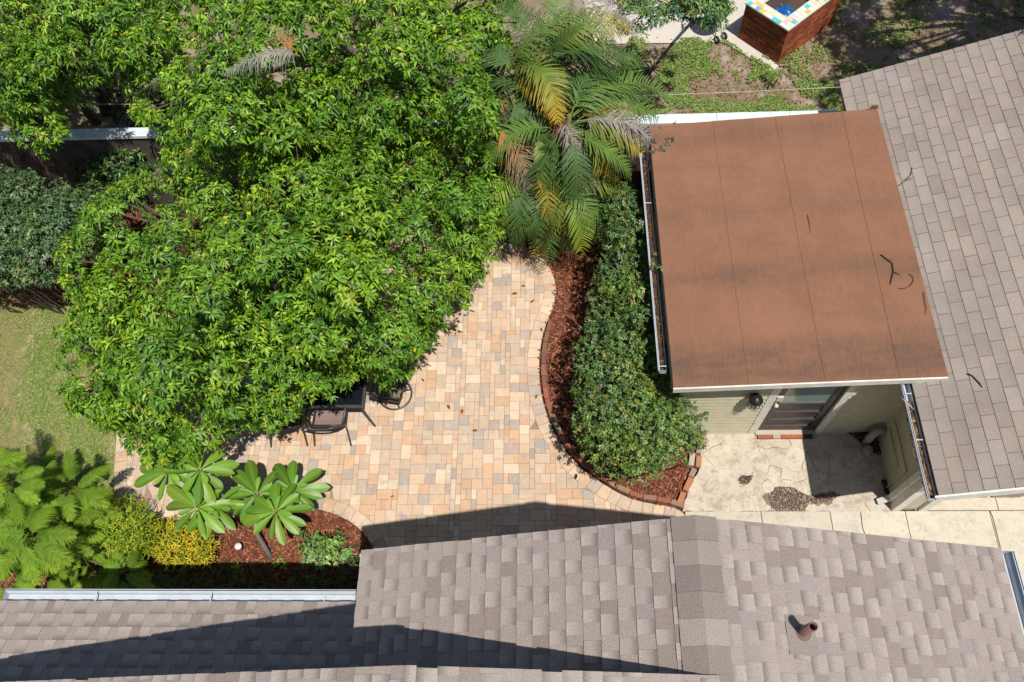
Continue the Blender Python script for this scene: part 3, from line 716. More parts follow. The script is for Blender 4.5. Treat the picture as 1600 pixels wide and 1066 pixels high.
# wall lamp
lx, lz = GY(1188, 612, SY0 - .12)[0], 1.56
lamp = thing('wall_lamp', 'round black lantern on the pale siding left of the shed door', 'lamp', (lx, SY0, lz))
mb = MB(); mb.lathe((lx, SY0 - .014, lz + .05), [(.06, 0), (.06, .02), (.0, .022)], 14, (1, 1, 1), (0, -1, 0)); mb.bar((lx, SY0 - .03, lz + .1), (lx, SY0 - .13, lz + .13), .02, .02); mb.build('backplate', M_dark, lamp)
mb = MB(); mb.lathe((lx, SY0 - .13, lz), [(.0, .15), (.03, .14), (.095, .10), (.10, .085), (.085, .085)], 18); mb.lathe((lx, SY0 - .13, lz), [(.088, -.10), (.09, -.08), (.085, -.08)], 18)
for k in range(8): a = k * math.pi / 4; mb.bar((lx + .086 * math.cos(a), SY0 - .13 + .086 * math.sin(a), lz - .09), (lx + .086 * math.cos(a), SY0 - .13 + .086 * math.sin(a), lz + .09), .01, .01)
mb.build('cage', M_dark, lamp)
mb = MB(); mb.lathe((lx, SY0 - .13, lz), [(0, -.09), (.07, -.085), (.076, .0), (.072, .085)], 18, (.5, .55, .65)); mb.build('lamp_glass', M_attr, lamp)

# ------------------------------------------------------------------ boundary wall
WALLZ = 1.9; WY0 = G(130, 215, WALLZ)[1]; WY1 = WY0 + .2
bw = thing('boundary_wall', 'stucco boundary wall with a pale painted cap between the gardens', 'wall', (-3, WY0 + .12, 0))
mb = MB(); mb.mm((-13, WY0 + .03, -.05), (4.9, WY1 - .03, WALLZ - .06)); mb.build('wall_face', M_block, bw)
x = -13.0
while x < 4.85:
    x1 = min(x + 1.22, 4.9); mb = MB(); mb.mm((x + .004, WY0, WALLZ - .06), (x1 - .004, WY1, WALLZ + random.uniform(-.003, .003))); mb.build('cap_board', M_cap, bw); x = x1
# ------------------------------------------------------------------ leaf geometry in numpy
def unit(v): return v / (np.linalg.norm(v, axis=-1, keepdims=True) + 1e-9)
def leaf5(P, D, N, L, W, C, fold=.25, droop=.25):
    """pointed leaf, folded along the midrib: 5 verts, 2 quads"""
    n = len(P); D = unit(D); S = unit(np.cross(D, N)); N = np.cross(S, D); L = np.broadcast_to(L, (n,))[:, None]; W = np.broadcast_to(W, (n,))[:, None]
    dz = np.array((0, 0, -1.))
    mid = P + D * L * .45 + dz * droop * L * .15 - N * W * fold * .5; tip = P + D * L + dz * droop * L
    l = P + D * L * .42 + S * W * .5 + N * W * fold * .5; r = P + D * L * .42 - S * W * .5 + N * W * fold * .5
    V = np.stack([P, l, mid, r, tip], 1).reshape(-1, 3)
    q = np.array([[0, 2, 4, 1], [0, 3, 4, 2]]); Q = (np.arange(n)[:, None, None] * 5 + q[None]).reshape(-1, 4)
    return V, Q, np.repeat(C, 5, 0)
def blades(P, D, N, L, W, C0, C1, k=3, across=2, droop=.3, prof=None, fold=.0, dpow=2.0):
    n = len(P); D = unit(D); S = unit(np.cross(D, N)); N = np.cross(S, D); L = np.broadcast_to(L, (n,)); W = np.broadcast_to(W, (n,))
    droop = np.broadcast_to(droop, (n,)); ts = np.linspace(0, 1, k + 1)
    prof = prof or (lambda t: np.clip(1.15 * (1 - t ** 2.5), .06, 1))
    V = np.zeros((n, k + 1, across, 3)); C = np.zeros((n, k + 1, across, 3))
    for i, t in enumerate(ts):
        c = P + D * (L * t)[:, None]; c = c + np.array((0, 0, -1.)) * (droop * L * t ** dpow)[:, None]; w = (W * prof(t) * .5)[:, None]
        for j in range(across):
            s = (j / (across - 1)) * 2 - 1; V[:, i, j] = c + S * w * s + N * w * fold * (abs(s) - .5); C[:, i, j] = C0 * (1 - t) + C1 * t
    A = across; q = []
    for i in range(k):
        for j in range(A - 1): q.append([i * A + j, i * A + j + 1, (i + 1) * A + j + 1, (i + 1) * A + j])
    Q = (np.arange(n)[:, None, None] * ((k + 1) * A) + np.array(q)[None]).reshape(-1, 4)
    return V.reshape(-1, 3), Q, C.reshape(-1, 3)
def cat(parts):
    V, Q, C, b = [], [], [], 0
    for v, q, c in parts: V.append(v); Q.append(q + b); C.append(c); b += len(v)
    return np.concatenate(V), np.concatenate(Q), np.concatenate(C)
def rdir(n): return unit(RNG.normal(size=(n, 3)))
def palette(n, cols, wts, var=.16):
    c = np.array(cols)[RNG.choice(len(cols), n, p=np.array(wts) / sum(wts))]; return np.clip(c * RNG.uniform(1 - var, 1 + var, (n, 1)), 0, 1)

def lobes_in(poly, zlo, zhi, fall, spacing, r0, r1, zj=.3, tries=9000, seed=1, edge=5):
    rnd = random.Random(seed); xs = [p[0] for p in poly]; ys = [p[1] for p in poly]; pts = []; out = []
    for _ in range(tries):
        p = (rnd.uniform(min(xs), max(xs)), rnd.uniform(min(ys), max(ys)))
        if not in_poly(p, poly): continue
        d = dist_poly(p, poly); sp = min(spacing, 14 + .8 * d)
        if d < edge or any((p[0] - q[0]) ** 2 + (p[1] - q[1]) ** 2 < sp ** 2 for q in pts): continue
        z = zlo + (zhi - zlo) * (1 - math.exp(-d / fall)) + rnd.uniform(-zj, zj)
        r = max(.09, min(rnd.uniform(r0, r1), (d + 9) / 125)); pts.append(p); out.append((G(p[0], p[1], z), r, d))
    return out
def foliage(lobes, ncl, nlf, L, W, cols, wts, squash=.7, spread=1.0, droop=.35, up=.55, inner=.35, clvar=.12, tipcol=None):
    """rosettes of leaves over the upper skin of every lobe, and a thinner darker layer inside"""
    parts = []
    for (c, r, d) in lobes:
        m = max(6, int(ncl * (r / .5) ** 2 * (.45 if d == -9 else 1))); dd = rdir(m * 2); dd = dd[dd[:, 2] > -.35][:m]; m = len(dd)
        rad = np.where(RNG.random(m) < inner, RNG.uniform(.3, .7, m), RNG.uniform(.85, 1.1, m))[:, None]
        pc = c + dd * rad * r * np.array((1, 1, squash)); ax = unit(dd + np.array((0, 0, up)) + RNG.normal(size=(m, 3)) * .25)
        cl = palette(m, cols, wts, clvar); lt = np.array((RNG.uniform(.72, 1.3), 0, RNG.uniform(.8, 1.2))); lt[1] = lt[0] * .6 + .4; cl = np.clip(cl * lt, 0, 1); ls = RNG.uniform(.82, 1.2)
        n = m * nlf; ci = np.repeat(np.arange(m), nlf); a = ax[ci]; t = RNG.normal(size=(n, 3)); t = unit(t - a * (t * a).sum(1, keepdims=True))
        e = RNG.uniform(-.15, .75, (n, 1)); D = unit(t * spread + a * e); P = pc[ci] + a * RNG.uniform(-.4, .5, (n, 1)) * L + D * L * .08
        N = unit(a + .45 * RNG.normal(size=(n, 3))); C = cl[ci] * RNG.uniform(.72, 1.3, (n, 1))
        if tipcol is not None:
            y = RNG.random(n) < tipcol[1]; C[y] = np.array(tipcol[0]) * RNG.uniform(.7, 1.2, (y.sum(), 1))
        parts.append(leaf5(P, D, N, ls * L * RNG.uniform(.65, 1.2, n), ls * W * RNG.uniform(.8, 1.2, n), np.clip(C, 0, 1), .3, droop))
    return cat(parts)
def branches(base, fork, lobes, r0, mb, col=(.14, .105, .08), every=2):
    base = np.array(base, float); fork = np.array(fork, float)
    mid = (base + fork) / 2 + np.array((random.uniform(-.1, .1), random.uniform(-.1, .1), 0)); mb.tube([base - np.array((0, 0, .1)), base + (mid - base) * .3, mid, fork], [r0 * 1.5, r0 * 1.1, r0, r0 * .85], 10, col, cap=False)
    for i, (c, r, d) in enumerate(lobes):
        if i % every: continue
        v = c - fork; h = np.array((v[0], v[1], 0)); m1 = fork + v * .35 + np.array((0, 0, .12 * np.linalg.norm(h))) + RNG.normal(size=3) * .06; m2 = fork + v * .7 + np.array((0, 0, .1 * np.linalg.norm(h))) + RNG.normal(size=3) * .06
        mb.tube([fork, m1, m2, c], [r0 * .45, r0 * .28, r0 * .16, .008], 6, tuple(v_ * random.uniform(.8, 1.3) for v_ in col), cap=False)
        for _ in range(3):
            e = c + rdir(1)[0] * r * .8; mb.tube([c, (c + e) / 2 + RNG.normal(size=3) * .03, e], [.009, .007, .004], 4, col, cap=False)

LEAFC = [(.108, .23, .014), (.148, .28, .016), (.068, .158, .013), (.205, .34, .022), (.28, .355, .04)]
def tree(name, label, poly, zlo, zhi, fall, spacing, r0, r1, ncl, nlf, L, W, base, fork, rt, seed, cols=LEAFC, wts=(4, 4, 3, 2, .3), mat=None, yel=((.55, .42, .02), .004), group=None, **kw):
    lob = lobes_in(poly, zlo, zhi, fall, spacing, r0, r1, zj=.65, seed=seed); low = [(c - np.array((0, 0, .55)), r * .8, -9) for c, r, d in lobes_in(poly, zlo, zhi, fall, 44, r0, r1, zj=.2, seed=seed + 77, edge=26)]
    for _ in range(46):
        i = random.randrange(len(poly)); t_ = random.random(); q = np.array(poly[i]) * (1 - t_) + np.array(poly[(i + 1) % len(poly)]) * t_ + RNG.normal(size=2) * 7; low.append((G(q[0], q[1], zlo + random.uniform(-.25, .35)), random.uniform(.08, .15), 0))
    o = thing(name, label, 'tree', (base[0], base[1], 0), group)
    mb = MB(); branches(base, fork, lob, rt, mb); mb.build('trunk', M_bark, o)
    mb = MB()
    for c, r, d in random.sample(lob, min(40, len(lob))):
        for _ in range(3):
            e_ = rdir(1)[0]; e_[2] = abs(e_[2]) + .3; a_ = c + e_ * r * .5; b_ = c + e_ * r * random.uniform(.85, 1.15) + RNG.normal(size=3) * .06; mb.tube([c, a_, b_], [.008, .006, .003], 4, (.24, .20, .17), cap=False)
    mb.build('bare_twigs', M_bark, o, kind='stuff')
    V, Q, C = foliage(lob + low, ncl, nlf, L, W, cols, wts, tipcol=yel, **kw); qmesh('crown', V, Q, C, mat or M_leaf, o)
    return o, lob
TA, LA = tree('broadleaf_tree', 'large bright green tree spreading its crown over the patio table', CANOPY_PX, 1.7, 4.7, 100, 50, .28, .45, 150, 11, .097, .033, G(420, 480, 0), G(425, 470, 2.0), .13, 2)
POLC = [(222, 150), (235, 95), (258, 30), (262, -60), (800, -60), (812, 35), (765, 95), (775, 190), (742, 215), (640, 215), (520, 225), (420, 240), (330, 262), (270, 225), (232, 190)]
TC, LC_ = tree('broadleaf_tree', 'tall bright green tree behind the patio tree, reaching the top edge of the picture', POLC, 3.0, 5.2, 90, 48, .28, .46, 145, 11, .096, .033, (-3.2, 10.9, 0), (-3.0, 10.7, 2.2), .15, 5)
POLB = [(-90, -80), (285, -80), (275, 60), (262, 118), (205, 128), (170, 112), (130, 132), (96, 138), (80, 168), (92, 212), (72, 226), (48, 214), (32, 192), (-90, 188)]
TB, LB_ = tree('broadleaf_tree', 'shaded green tree with forked grey trunks behind the wall at the upper left', POLB, 2.9, 4.4, 60, 34, .3, .46, 140, 11, .092, .031, G(158, 196, 0) + np.array((0, .4, 0)), G(148, 120, 1.6), .10, 8, wts=(4, 3, 4, 1.4, .4))
mb = MB(); b_ = G(150, 190, .5); mb.tube([b_, G(118, 150, 1.6), G(95, 125, 2.4), G(60, 90, 3.2)], [.11, .09, .07, .04], 9, (.20, .17, .15)); mb.build('limb', M_bark, TB)

def bush(name, label, poly, zlo, zhi, fall, spacing, r0, r1, ncl, nlf, L, W, cols, wts, seed, mat=M_dull, cat_='shrub', group=None, yel=None, trunk=None, sprig=0, **kw):
    lob = lobes_in(poly, zlo, zhi, fall, spacing, r0, r1, zj=.22, seed=seed); c0 = np.mean([l[0] for l in lob], 0)
    if sprig:
        for c, r, d in random.sample(lob, min(sprig, len(lob))): lob.append((c + np.array((random.uniform(-.2, .2), random.uniform(-.2, .2), r * .75)), random.uniform(.06, .1), 0))
    o = thing(name, label, cat_, (c0[0], c0[1], 0), group)
    mb = MB()
    if trunk: branches(trunk[0], trunk[1], lob, .035, mb, (.22, .19, .16), 1); mb.build('trunk', M_bark, o)
    for (c, r, d) in ([] if trunk else lob):
        f = np.array((c[0] * .8 + c0[0] * .2, c[1] * .8 + c0[1] * .2, 0)); mb.tube([f, (f + c) / 2 + RNG.normal(size=3) * .04, c], [.018, .014, .006], 5, (.13, .10, .075), cap=False)
        for _ in range(2):
            e = c + rdir(1)[0] * r; mb.tube([c, (c + e) / 2 + RNG.normal(size=3) * .03, e], [.007, .005, .003], 4, (.2, .15, .11), cap=False)
    if not trunk: mb.build('stems', M_bark, o, kind='stuff')
    V, Q, C = foliage(lob, ncl, nlf, L, W, cols, wts, tipcol=yel, **kw); qmesh('foliage', V, Q, C, mat, o)
    return o
HEDGEC = [(.085, .16, .045), (.115, .20, .065), (.055, .11, .035), (.19, .26, .13)]
bush('hedge', 'grey green hedge in front of the boundary wall at the left edge', [(-80, 250), (20, 248), (70, 278), (165, 285), (220, 325), (160, 380), (120, 450), (60, 452), (-80, 455)], 1.0, 1.9, 35, 22, .26, .40, 170, 9, .06, .028, HEDGEC, (3, 3, 3, 1), 21, sprig=30, up=.5)
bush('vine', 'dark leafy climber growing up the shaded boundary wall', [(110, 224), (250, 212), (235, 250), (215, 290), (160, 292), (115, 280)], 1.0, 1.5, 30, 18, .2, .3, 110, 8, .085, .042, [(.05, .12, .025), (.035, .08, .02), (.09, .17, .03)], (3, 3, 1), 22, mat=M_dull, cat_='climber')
bush('vine', 'small pale climber drooping over the left end of the boundary wall cap', [(0, 218), (40, 226), (45, 262), (0, 270)], 1.0, 1.4, 30, 22, .18, .25, 40, 8, .07, .03, HEDGEC, (3, 3, 3, 1), 23, cat_='climber')
SHR = [(958, 330), (985, 318), (1000, 360), (1012, 420), (1022, 500), (1040, 560), (1075, 592), (1102, 640), (1098, 690), (1050, 728), (1010, 750), (960, 744), (918, 715), (896, 650), (902, 560), (924, 480), (934, 410)]
SHC = [(.125, .225, .05), (.165, .275, .065), (.08, .155, .04), (.30, .37, .19), (.27, .28, .06)]
bush('flowering_shrub', 'big dark green shrub with small leaves and red flecks beside the shed gutter', SHR, .95, 1.95, 40, 21, .2, .34, 270, 9, .046, .021, SHC, (3.4, 3, 2.5, .8, .5), 24, sprig=60, yel=((.40, .035, .03), .003), up=.35)
bush('vine', 'thin leafy vine creeping over the back left corner of the brown shed roof', [(1012, 200), (1045, 190), (1062, 205), (1052, 225), (1030, 245), (1012, 240)], 2.35, 2.45, 20, 13, .10, .15, 20, 6, .05, .025, [(.11, .15, .05), (.09, .12, .04), (.2, .14, .07)], (3, 3, 2), 25, cat_='climber')
bush('vine', 'sprig of shrub leaves hanging across the middle of the shed gutter', [(1018, 395), (1036, 400), (1040, 440), (1024, 455)], 2.25, 2.32, 20, 12, .08, .13, 20, 6, .05, .022, SHC, (3, 3, 2, 1, 1), 26, cat_='climber')

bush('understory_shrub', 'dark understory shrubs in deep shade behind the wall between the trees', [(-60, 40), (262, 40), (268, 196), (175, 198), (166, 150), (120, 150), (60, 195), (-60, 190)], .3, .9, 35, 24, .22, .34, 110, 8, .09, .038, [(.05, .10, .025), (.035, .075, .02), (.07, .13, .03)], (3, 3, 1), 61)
bush('flowering_shrub', 'tall part of the red flecked shrub pressed against the shed gutter', [(938, 300), (985, 285), (1003, 300), (1008, 340), (1017, 420), (1028, 500), (1045, 575), (1020, 580), (985, 500), (965, 400)], 1.75, 2.1, 18, 17, .16, .26, 260, 9, .048, .022, SHC, (3, 3, 2, .8, .6), 27, yel=((.40, .035, .03), .004), up=.35)
# ------------------------------------------------------------------ palms
def bez(p0, p1, p2, t): t = t[:, None]; return (1 - t) ** 2 * p0 + 2 * t * (1 - t) * p1 + t * t * p2
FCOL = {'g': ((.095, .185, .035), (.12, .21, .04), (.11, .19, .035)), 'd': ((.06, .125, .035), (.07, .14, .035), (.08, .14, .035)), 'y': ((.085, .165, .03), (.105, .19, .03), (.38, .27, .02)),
        'o': ((.09, .15, .03), (.26, .23, .025), (.56, .27, .02)), 'b': ((.44, .17, .03), (.30, .18, .09), (.30, .25, .20)), 'k': ((.26, .22, .19), (.32, .29, .26), (.29, .27, .25)), 'l': ((.11, .20, .025), (.18, .27, .03), (.28, .33, .04))}
def frond(parent, p0, p1, p2, kind, ll=.36, n=25, w=.022, lift=.12, droop=.32, name='frond', sw=.012, start=.12):
    p0, p1, p2 = map(np.array, (p0, p1, p2)); t = np.linspace(start, .99, n); P = bez(p0, p1, p2, t); T = unit(2 * (1 - t)[:, None] * (p1 - p0) + 2 * t[:, None] * (p2 - p1))
    lift = lift + random.uniform(0, .4); up = np.array((0, 0, 1.)) + RNG.normal(size=3) * .25; S = unit(np.cross(T, np.broadcast_to(up, T.shape))); Nn = unit(np.cross(S, T)); Nn[Nn[:, 2] < 0] *= -1
    prof = np.sin(np.pi * np.clip(.12 + .86 * t, 0, 1)) ** .6 * (1 - .25 * t); c0, c1, c2 = map(np.array, FCOL[kind]); parts = []; w = w * (.55 if kind in 'kb' else 1)
    for sg in (-1, 1):
        D = unit(T * RNG.uniform(.55, .8, (n, 1)) + S * sg + Nn * lift + RNG.normal(size=(n, 3)) * (.07 if kind not in 'kb' else .24)); L = ll * prof * RNG.uniform(.88, 1.1, n)
        f = np.clip(t + RNG.normal(size=n) * .08, 0, 1)[:, None]; base = np.where(f < .5, c0 + (c1 - c0) * f * 2, c1 + (c2 - c1) * (f * 2 - 1)) * RNG.uniform(.82, 1.15, (n, 1))
        tip = base * .6 + c2 * .4; parts.append(blades(P, D, Nn, L, w * RNG.uniform(.8, 1.15, n), base, tip, 3, 2, droop=droop * RNG.uniform(.7, 1.7, n) if kind not in 'kb' else RNG.uniform(.3, 1.2, n)))
    V, Q, C = cat(parts)
    # rachis as a slim three sided rod
    tt = np.linspace(0, 1, 9); R = bez(p0, p1, p2, tt); rc = c0 * .8 + np.array((.10, .08, .02)); vs_, qs = [], []
    TT = unit(np.gradient(R, axis=0)); SS = unit(np.cross(TT, np.array((0, 0, 1.)))); UU = np.cross(SS, TT)
    for i in range(9):
        r = sw * (1 - .75 * tt[i])
        for a in (0.5, 2.6, 4.7): vs_.append(R[i] + r * (math.cos(a) * SS[i] + math.sin(a) * UU[i]))
    for i in range(8):
        for k in range(3): qs.append([i * 3 + k, i * 3 + (k + 1) % 3, (i + 1) * 3 + (k + 1) % 3, (i + 1) * 3 + k])
    V, Q, C = cat([(V, Q, C), (np.array(vs_), np.array(qs), np.tile(rc, (27, 1)))])
    return qmesh(name, V, Q, C, M_dry if kind in 'kb' else M_palm, parent)
def palm(label, base, tops, fr, group=None, name='areca_palm'):
    o = thing(name, label, 'palm', (base[0], base[1], 0), group)
    for (px, py, z) in tops:
        e = G(px, py, z); f = np.array((base[0] + (e[0] - base[0]) * .35 + random.uniform(-.15, .15), base[1] + (e[1] - base[1]) * .35 + random.uniform(-.15, .15), 0)); m = MB(); m.tube([f, f + (e - f) * .5 + np.array((0, 0, .1)), e], [.055, .045, .035], 8, (.20, .19, .08)); m.build('stem', M_bark, o)
    for f in fr:
        (a, za), (b, zb), (c, zc_), k = f[0], f[1], f[2], f[3]; kw = f[4] if len(f) > 4 else {}
        frond(o, G(a[0], a[1], za), G(b[0], b[1], zb), G(c[0], c[1], zc_), k, **kw)
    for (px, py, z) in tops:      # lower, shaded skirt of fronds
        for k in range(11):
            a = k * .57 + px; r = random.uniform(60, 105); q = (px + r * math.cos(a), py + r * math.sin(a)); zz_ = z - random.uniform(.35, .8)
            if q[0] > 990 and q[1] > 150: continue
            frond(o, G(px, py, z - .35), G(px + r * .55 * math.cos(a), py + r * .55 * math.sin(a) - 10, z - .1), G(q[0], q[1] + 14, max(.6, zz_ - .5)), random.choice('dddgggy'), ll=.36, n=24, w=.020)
    return o
big = dict(ll=.48, n=29, w=.025)
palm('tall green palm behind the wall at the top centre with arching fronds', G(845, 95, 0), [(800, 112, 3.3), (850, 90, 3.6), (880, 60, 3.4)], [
    (((796, 108), 3.4), ((835, 22), 4.3), ((950, 8), 3.7), 'g', big), (((852, 84), 3.6), ((878, 60), 4.1), ((910, 38), 4.3), 'g', dict(ll=.22, n=40)),
    (((860, 80), 3.5), ((905, 10), 4.2), ((985, 45), 3.3), 'y', big), (((850, 80), 3.4), ((800, -10), 4.0), ((765, 10), 3.3), 'd', big), (((870, 70), 3.4), ((860, -40), 4.1), ((905, -55), 3.6), 'g', big),
    (((885, 65), 3.3), ((950, -20), 3.9), ((1002, 55), 2.7), 'k', dict(ll=.42, n=70, droop=.8)), (((880, 40), 3.3), ((930, -30), 3.7), ((995, 20), 2.6), 'k', dict(ll=.40, n=70)),
    (((800, 110), 3.3), ((765, 60), 3.7), ((748, 100), 3.0), 'd', big), (((870, 90), 3.4), ((930, 55), 3.9), ((985, 100), 2.9), 'd', big), (((880, 85), 3.3), ((930, 85), 3.7), ((975, 135), 2.7), 'd', big),
    (((860, 95), 3.3), ((880, 60), 3.6), ((935, 80), 3.2), 'd', big)])
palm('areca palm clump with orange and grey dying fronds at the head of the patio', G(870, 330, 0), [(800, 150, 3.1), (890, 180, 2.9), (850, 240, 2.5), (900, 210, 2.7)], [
    (((795, 104), 3.3), ((862, 78), 3.9), ((872, 190), 3.0), 'y', dict(ll=.46, n=36, w=.028, droop=.22)), (((800, 120), 3.1), ((850, 118), 3.6), ((872, 192), 2.8), 'o', dict(ll=.36, n=50)),
    (((888, 185), 2.9), ((930, 92), 3.5), ((1022, 160), 2.5), 'g', big), (((893, 178), 2.9), ((905, 95), 3.5), ((970, 105), 2.9), 'd', big), (((895, 182), 2.9), ((965, 120), 3.3), ((1028, 185), 2.4), 'g', big),
    (((900, 190), 2.8), ((950, 150), 3.1), ((1003, 182), 2.5), 'o', dict(ll=.30, n=44)), (((905, 192), 2.8), ((960, 175), 3.0), ((1004, 238), 2.35), 'y', big), (((905, 205), 2.7), ((950, 205), 2.9), ((955, 282), 2.0), 'y', big),
    (((900, 190), 2.8), ((985, 172), 3.1), ((1024, 228), 2.35), 'k', dict(ll=.38, n=70)), (((930, 190), 2.7), ((985, 185), 2.9), ((1020, 205), 2.4), 'k', dict(ll=.30, n=60)),
    (((895, 180), 2.9), ((975, 95), 3.3), ((1042, 150), 2.5), 'g', big), (((890, 170), 2.9), ((940, 60), 3.4), ((1005, 95), 2.8), 'd', big), (((850, 160), 3.0), ((780, 90), 3.5), ((745, 165), 2.8), 'd', big), (((860, 200), 2.8), ((790, 190), 3.2), ((752, 262), 2.3), 'g', big), (((900, 215), 2.7), ((960, 225), 2.9), ((985, 275), 2.2), 'g', dict(ll=.4, n=28)), (((870, 215), 2.7), ((850, 235), 2.8), ((838, 305), 1.9), 'd', dict(ll=.42, n=28)), (((890, 215), 2.7), ((905, 250), 2.7), ((900, 320), 1.8), 'd', dict(ll=.4, n=28)),
    (((858, 170), 2.9), ((895, 190), 3.0), ((880, 268), 1.9), 'b', dict(ll=.34, n=64)), (((870, 185), 2.8), ((905, 215), 2.9), ((932, 305), 1.8), 'k', dict(ll=.32, n=66)), (((880, 200), 2.7), ((900, 240), 2.7), ((922, 318), 1.6), 'k', dict(ll=.24, n=60)),
    (((772, 200), 2.9), ((815, 222), 2.9), ((828, 295), 2.0), 'b', dict(ll=.42, n=60)), (((770, 160), 3.0), ((795, 145), 3.2), ((790, 200), 2.6), 'b', dict(ll=.26, n=30)), (((800, 160), 3.0), ((820, 175), 3.0), ((800, 240), 2.3), 'd', dict(ll=.3, n=50)),
    (((820, 160), 2.9), ((850, 190), 2.9), ((850, 250), 2.2), 'd', dict(ll=.34, n=50)), (((840, 215), 2.6), ((846, 240), 2.6), ((848, 300), 2.0), 'y', dict(ll=.18, n=40)), (((850, 165), 2.9), ((800, 140), 3.2), ((790, 175), 2.7), 'd', dict(ll=.3, n=36)),
    (((860, 180), 2.8), ((830, 170), 3.0), ((838, 222), 2.4), 'd', dict(ll=.3, n=40))])
sm = dict(ll=.34, n=26, w=.021)
palm('low areca palm with yellow tipped fronds arching over the round end of the patio', G(860, 345, 0), [(848, 300, 1.7), (880, 300, 1.6), (815, 300, 1.7)], [
    (((848, 262), 2.0), ((858, 320), 2.2), ((862, 372), 1.2), 'o', sm), (((825, 290), 1.9), ((800, 320), 2.1), ((815, 388), 1.0), 'd', sm), (((820, 280), 1.9), ((780, 290), 2.2), ((772, 375), 1.1), 'l', sm), (((810, 270), 2.0), ((760, 300), 2.2), ((752, 355), 1.3), 'l', sm),
    (((880, 285), 1.9), ((925, 310), 2.1), ((940, 385), 1.0), 'g', sm), (((885, 300), 1.8), ((915, 345), 1.9), ((908, 402), .9), 'l', sm), (((870, 300), 1.8), ((865, 350), 1.9), ((850, 398), .9), 'y', sm), (((890, 280), 1.9), ((945, 280), 2.1), ((988, 306), 1.5), 'y', sm),
    (((860, 275), 1.9), ((845, 330), 2.0), ((835, 385), 1.1), 'd', sm), (((900, 270), 1.9), ((935, 260), 2.1), ((975, 290), 1.6), 'd', sm), (((875, 260), 1.9), ((885, 310), 2.0), ((890, 365), 1.2), 'y', sm), (((840, 260), 1.9), ((795, 255), 2.2), ((785, 320), 1.4), 'd', sm),
    (((895, 290), 1.8), ((940, 320), 1.9), ((955, 375), 1.0), 'd', sm), (((905, 300), 1.7), ((895, 340), 1.8), ((880, 390), .9), 'd', sm), (((905, 265), 1.9), ((890, 250), 2.1), ((910, 285), 1.7), 'o', sm), (((860, 250), 2.0), ((870, 215), 2.3), ((900, 255), 1.8), 'd', sm), (((850, 290), 1.8), ((820, 330), 1.9), ((800, 378), 1.1), 'd', sm)])
for lab, fr in (('dead grey palm frond caught in the crown of the tall tree', [(((468, 88), 5.35), ((425, 66), 5.7), ((350, 116), 5.2), 'k', dict(ll=.20, n=50)), (((462, 80), 5.35), ((440, 60), 5.6), ((432, 42), 5.3), 'b', dict(ll=.26, n=40))]),
                ('orange dead palm frond hanging beside the boundary wall', [(((318, 222), 3.3), ((285, 240), 3.4), ((250, 252), 2.6), 'b', dict(ll=.24, n=50)), (((300, 235), 3.2), ((255, 262), 3.1), ((222, 285), 2.3), 'k', dict(ll=.16, n=50))]),
                ('grey dead palm frond hanging in the dark gap between the trees', [(((272, 122), 3.6), ((245, 118), 3.7), ((213, 150), 3.0), 'k', dict(ll=.26, n=50))])):
    o = thing('palm_frond', lab, 'palm frond', tuple(G(*fr[0][0][0], fr[0][0][1])), 'dead palm fronds among the trees')
    for (a, za), (b, zb), (c, zc_), k, kw in fr: frond(o, G(*a, za), G(*b, zb), G(*c, zc_), k, name='leaflets', **kw)

# ------------------------------------------------------------------ feathery tree at the lower left, stick shrubs, plumeria
def feather(parent, a, b, z0, z1, ll=.13, n=44, arch=.12, bright=1.0):
    p0, p2 = G(*a, z0), G(*b, z1); p1 = (p0 + p2) / 2 + np.array((0, 0, arch)); t = np.linspace(.08, 1, n); P = bez(p0, p1, p2, t); T = unit(2 * (1 - t)[:, None] * (p1 - p0) + 2 * t[:, None] * (p2 - p1)); S = unit(np.cross(T, np.array((0, 0, 1.)))); N = np.cross(S, T)
    c0 = np.array((.12, .235, .02)) * bright; c1 = np.array((.25, .385, .035)) * bright; parts = []; prof = np.clip(1.15 - 1.0 * np.abs(t - .45) ** 1.6 * 2.2, .15, 1)
    for lay in (0, 1):
        for sg in (-1, 1):
            D = unit(T * (.45 + .25 * lay) + S * sg + N * (.05 + .25 * lay) + RNG.normal(size=(n, 3)) * .07); c = (c0 + (c1 - c0) * t[:, None]) * RNG.uniform(.8, 1.2, (n, 1)); parts.append(blades(P, D, N, ll * prof * RNG.uniform(.85, 1.1, n) * (1 - .12 * lay), .0115, c * .85, c * 1.15, 2, 2, droop=.5))
    V, Q, C = cat(parts); R = bez(p0, p1, p2, np.linspace(0, 1, 6)); m = MB(); m.tube(R, [.007, .006, .005, .004, .003, .002], 4, (.20, .20, .05))
    V, Q, C = cat([(V, Q, C), (np.array(m.V), np.array([f for f in m.F if len(f) == 4 and m.S[m.F.index(f)]]), np.array(m.C))]); return qmesh('frond', V, Q, C, M_fern, parent)
fern = thing('feathery_tree', 'young feathery leaved tree with lime green fronds at the lower left corner', 'tree', tuple(G(60, 850, 0)))
crowns = [((46, 838), 1.9, 8, 88), ((55, 775), 1.6, 7, 62), ((112, 765), 1.5, 7, 70), ((98, 850), 1.2, 6, 58), ((8, 780), 1.5, 6, 60), ((10, 905), 1.4, 6, 62), ((130, 840), 1.0, 5, 52), ((195, 895), .9, 7, 56), ((100, 805), 1.3, 6, 62), ((70, 900), 1.0, 5, 50), ((-20, 850), 1.6, 6, 70), ((70, 740), 1.2, 7, 55), ((140, 800), .9, 7, 55), ((30, 870), 1.1, 7, 62), ((140, 885), .7, 7, 50), ((60, 810), .9, 8, 66), ((0, 740), 1.2, 6, 50), ((110, 890), .5, 7, 48), ((-45, 735), 2.5, 9, 85), ((18, 752), 2.2, 7, 62)]
stem = MB()
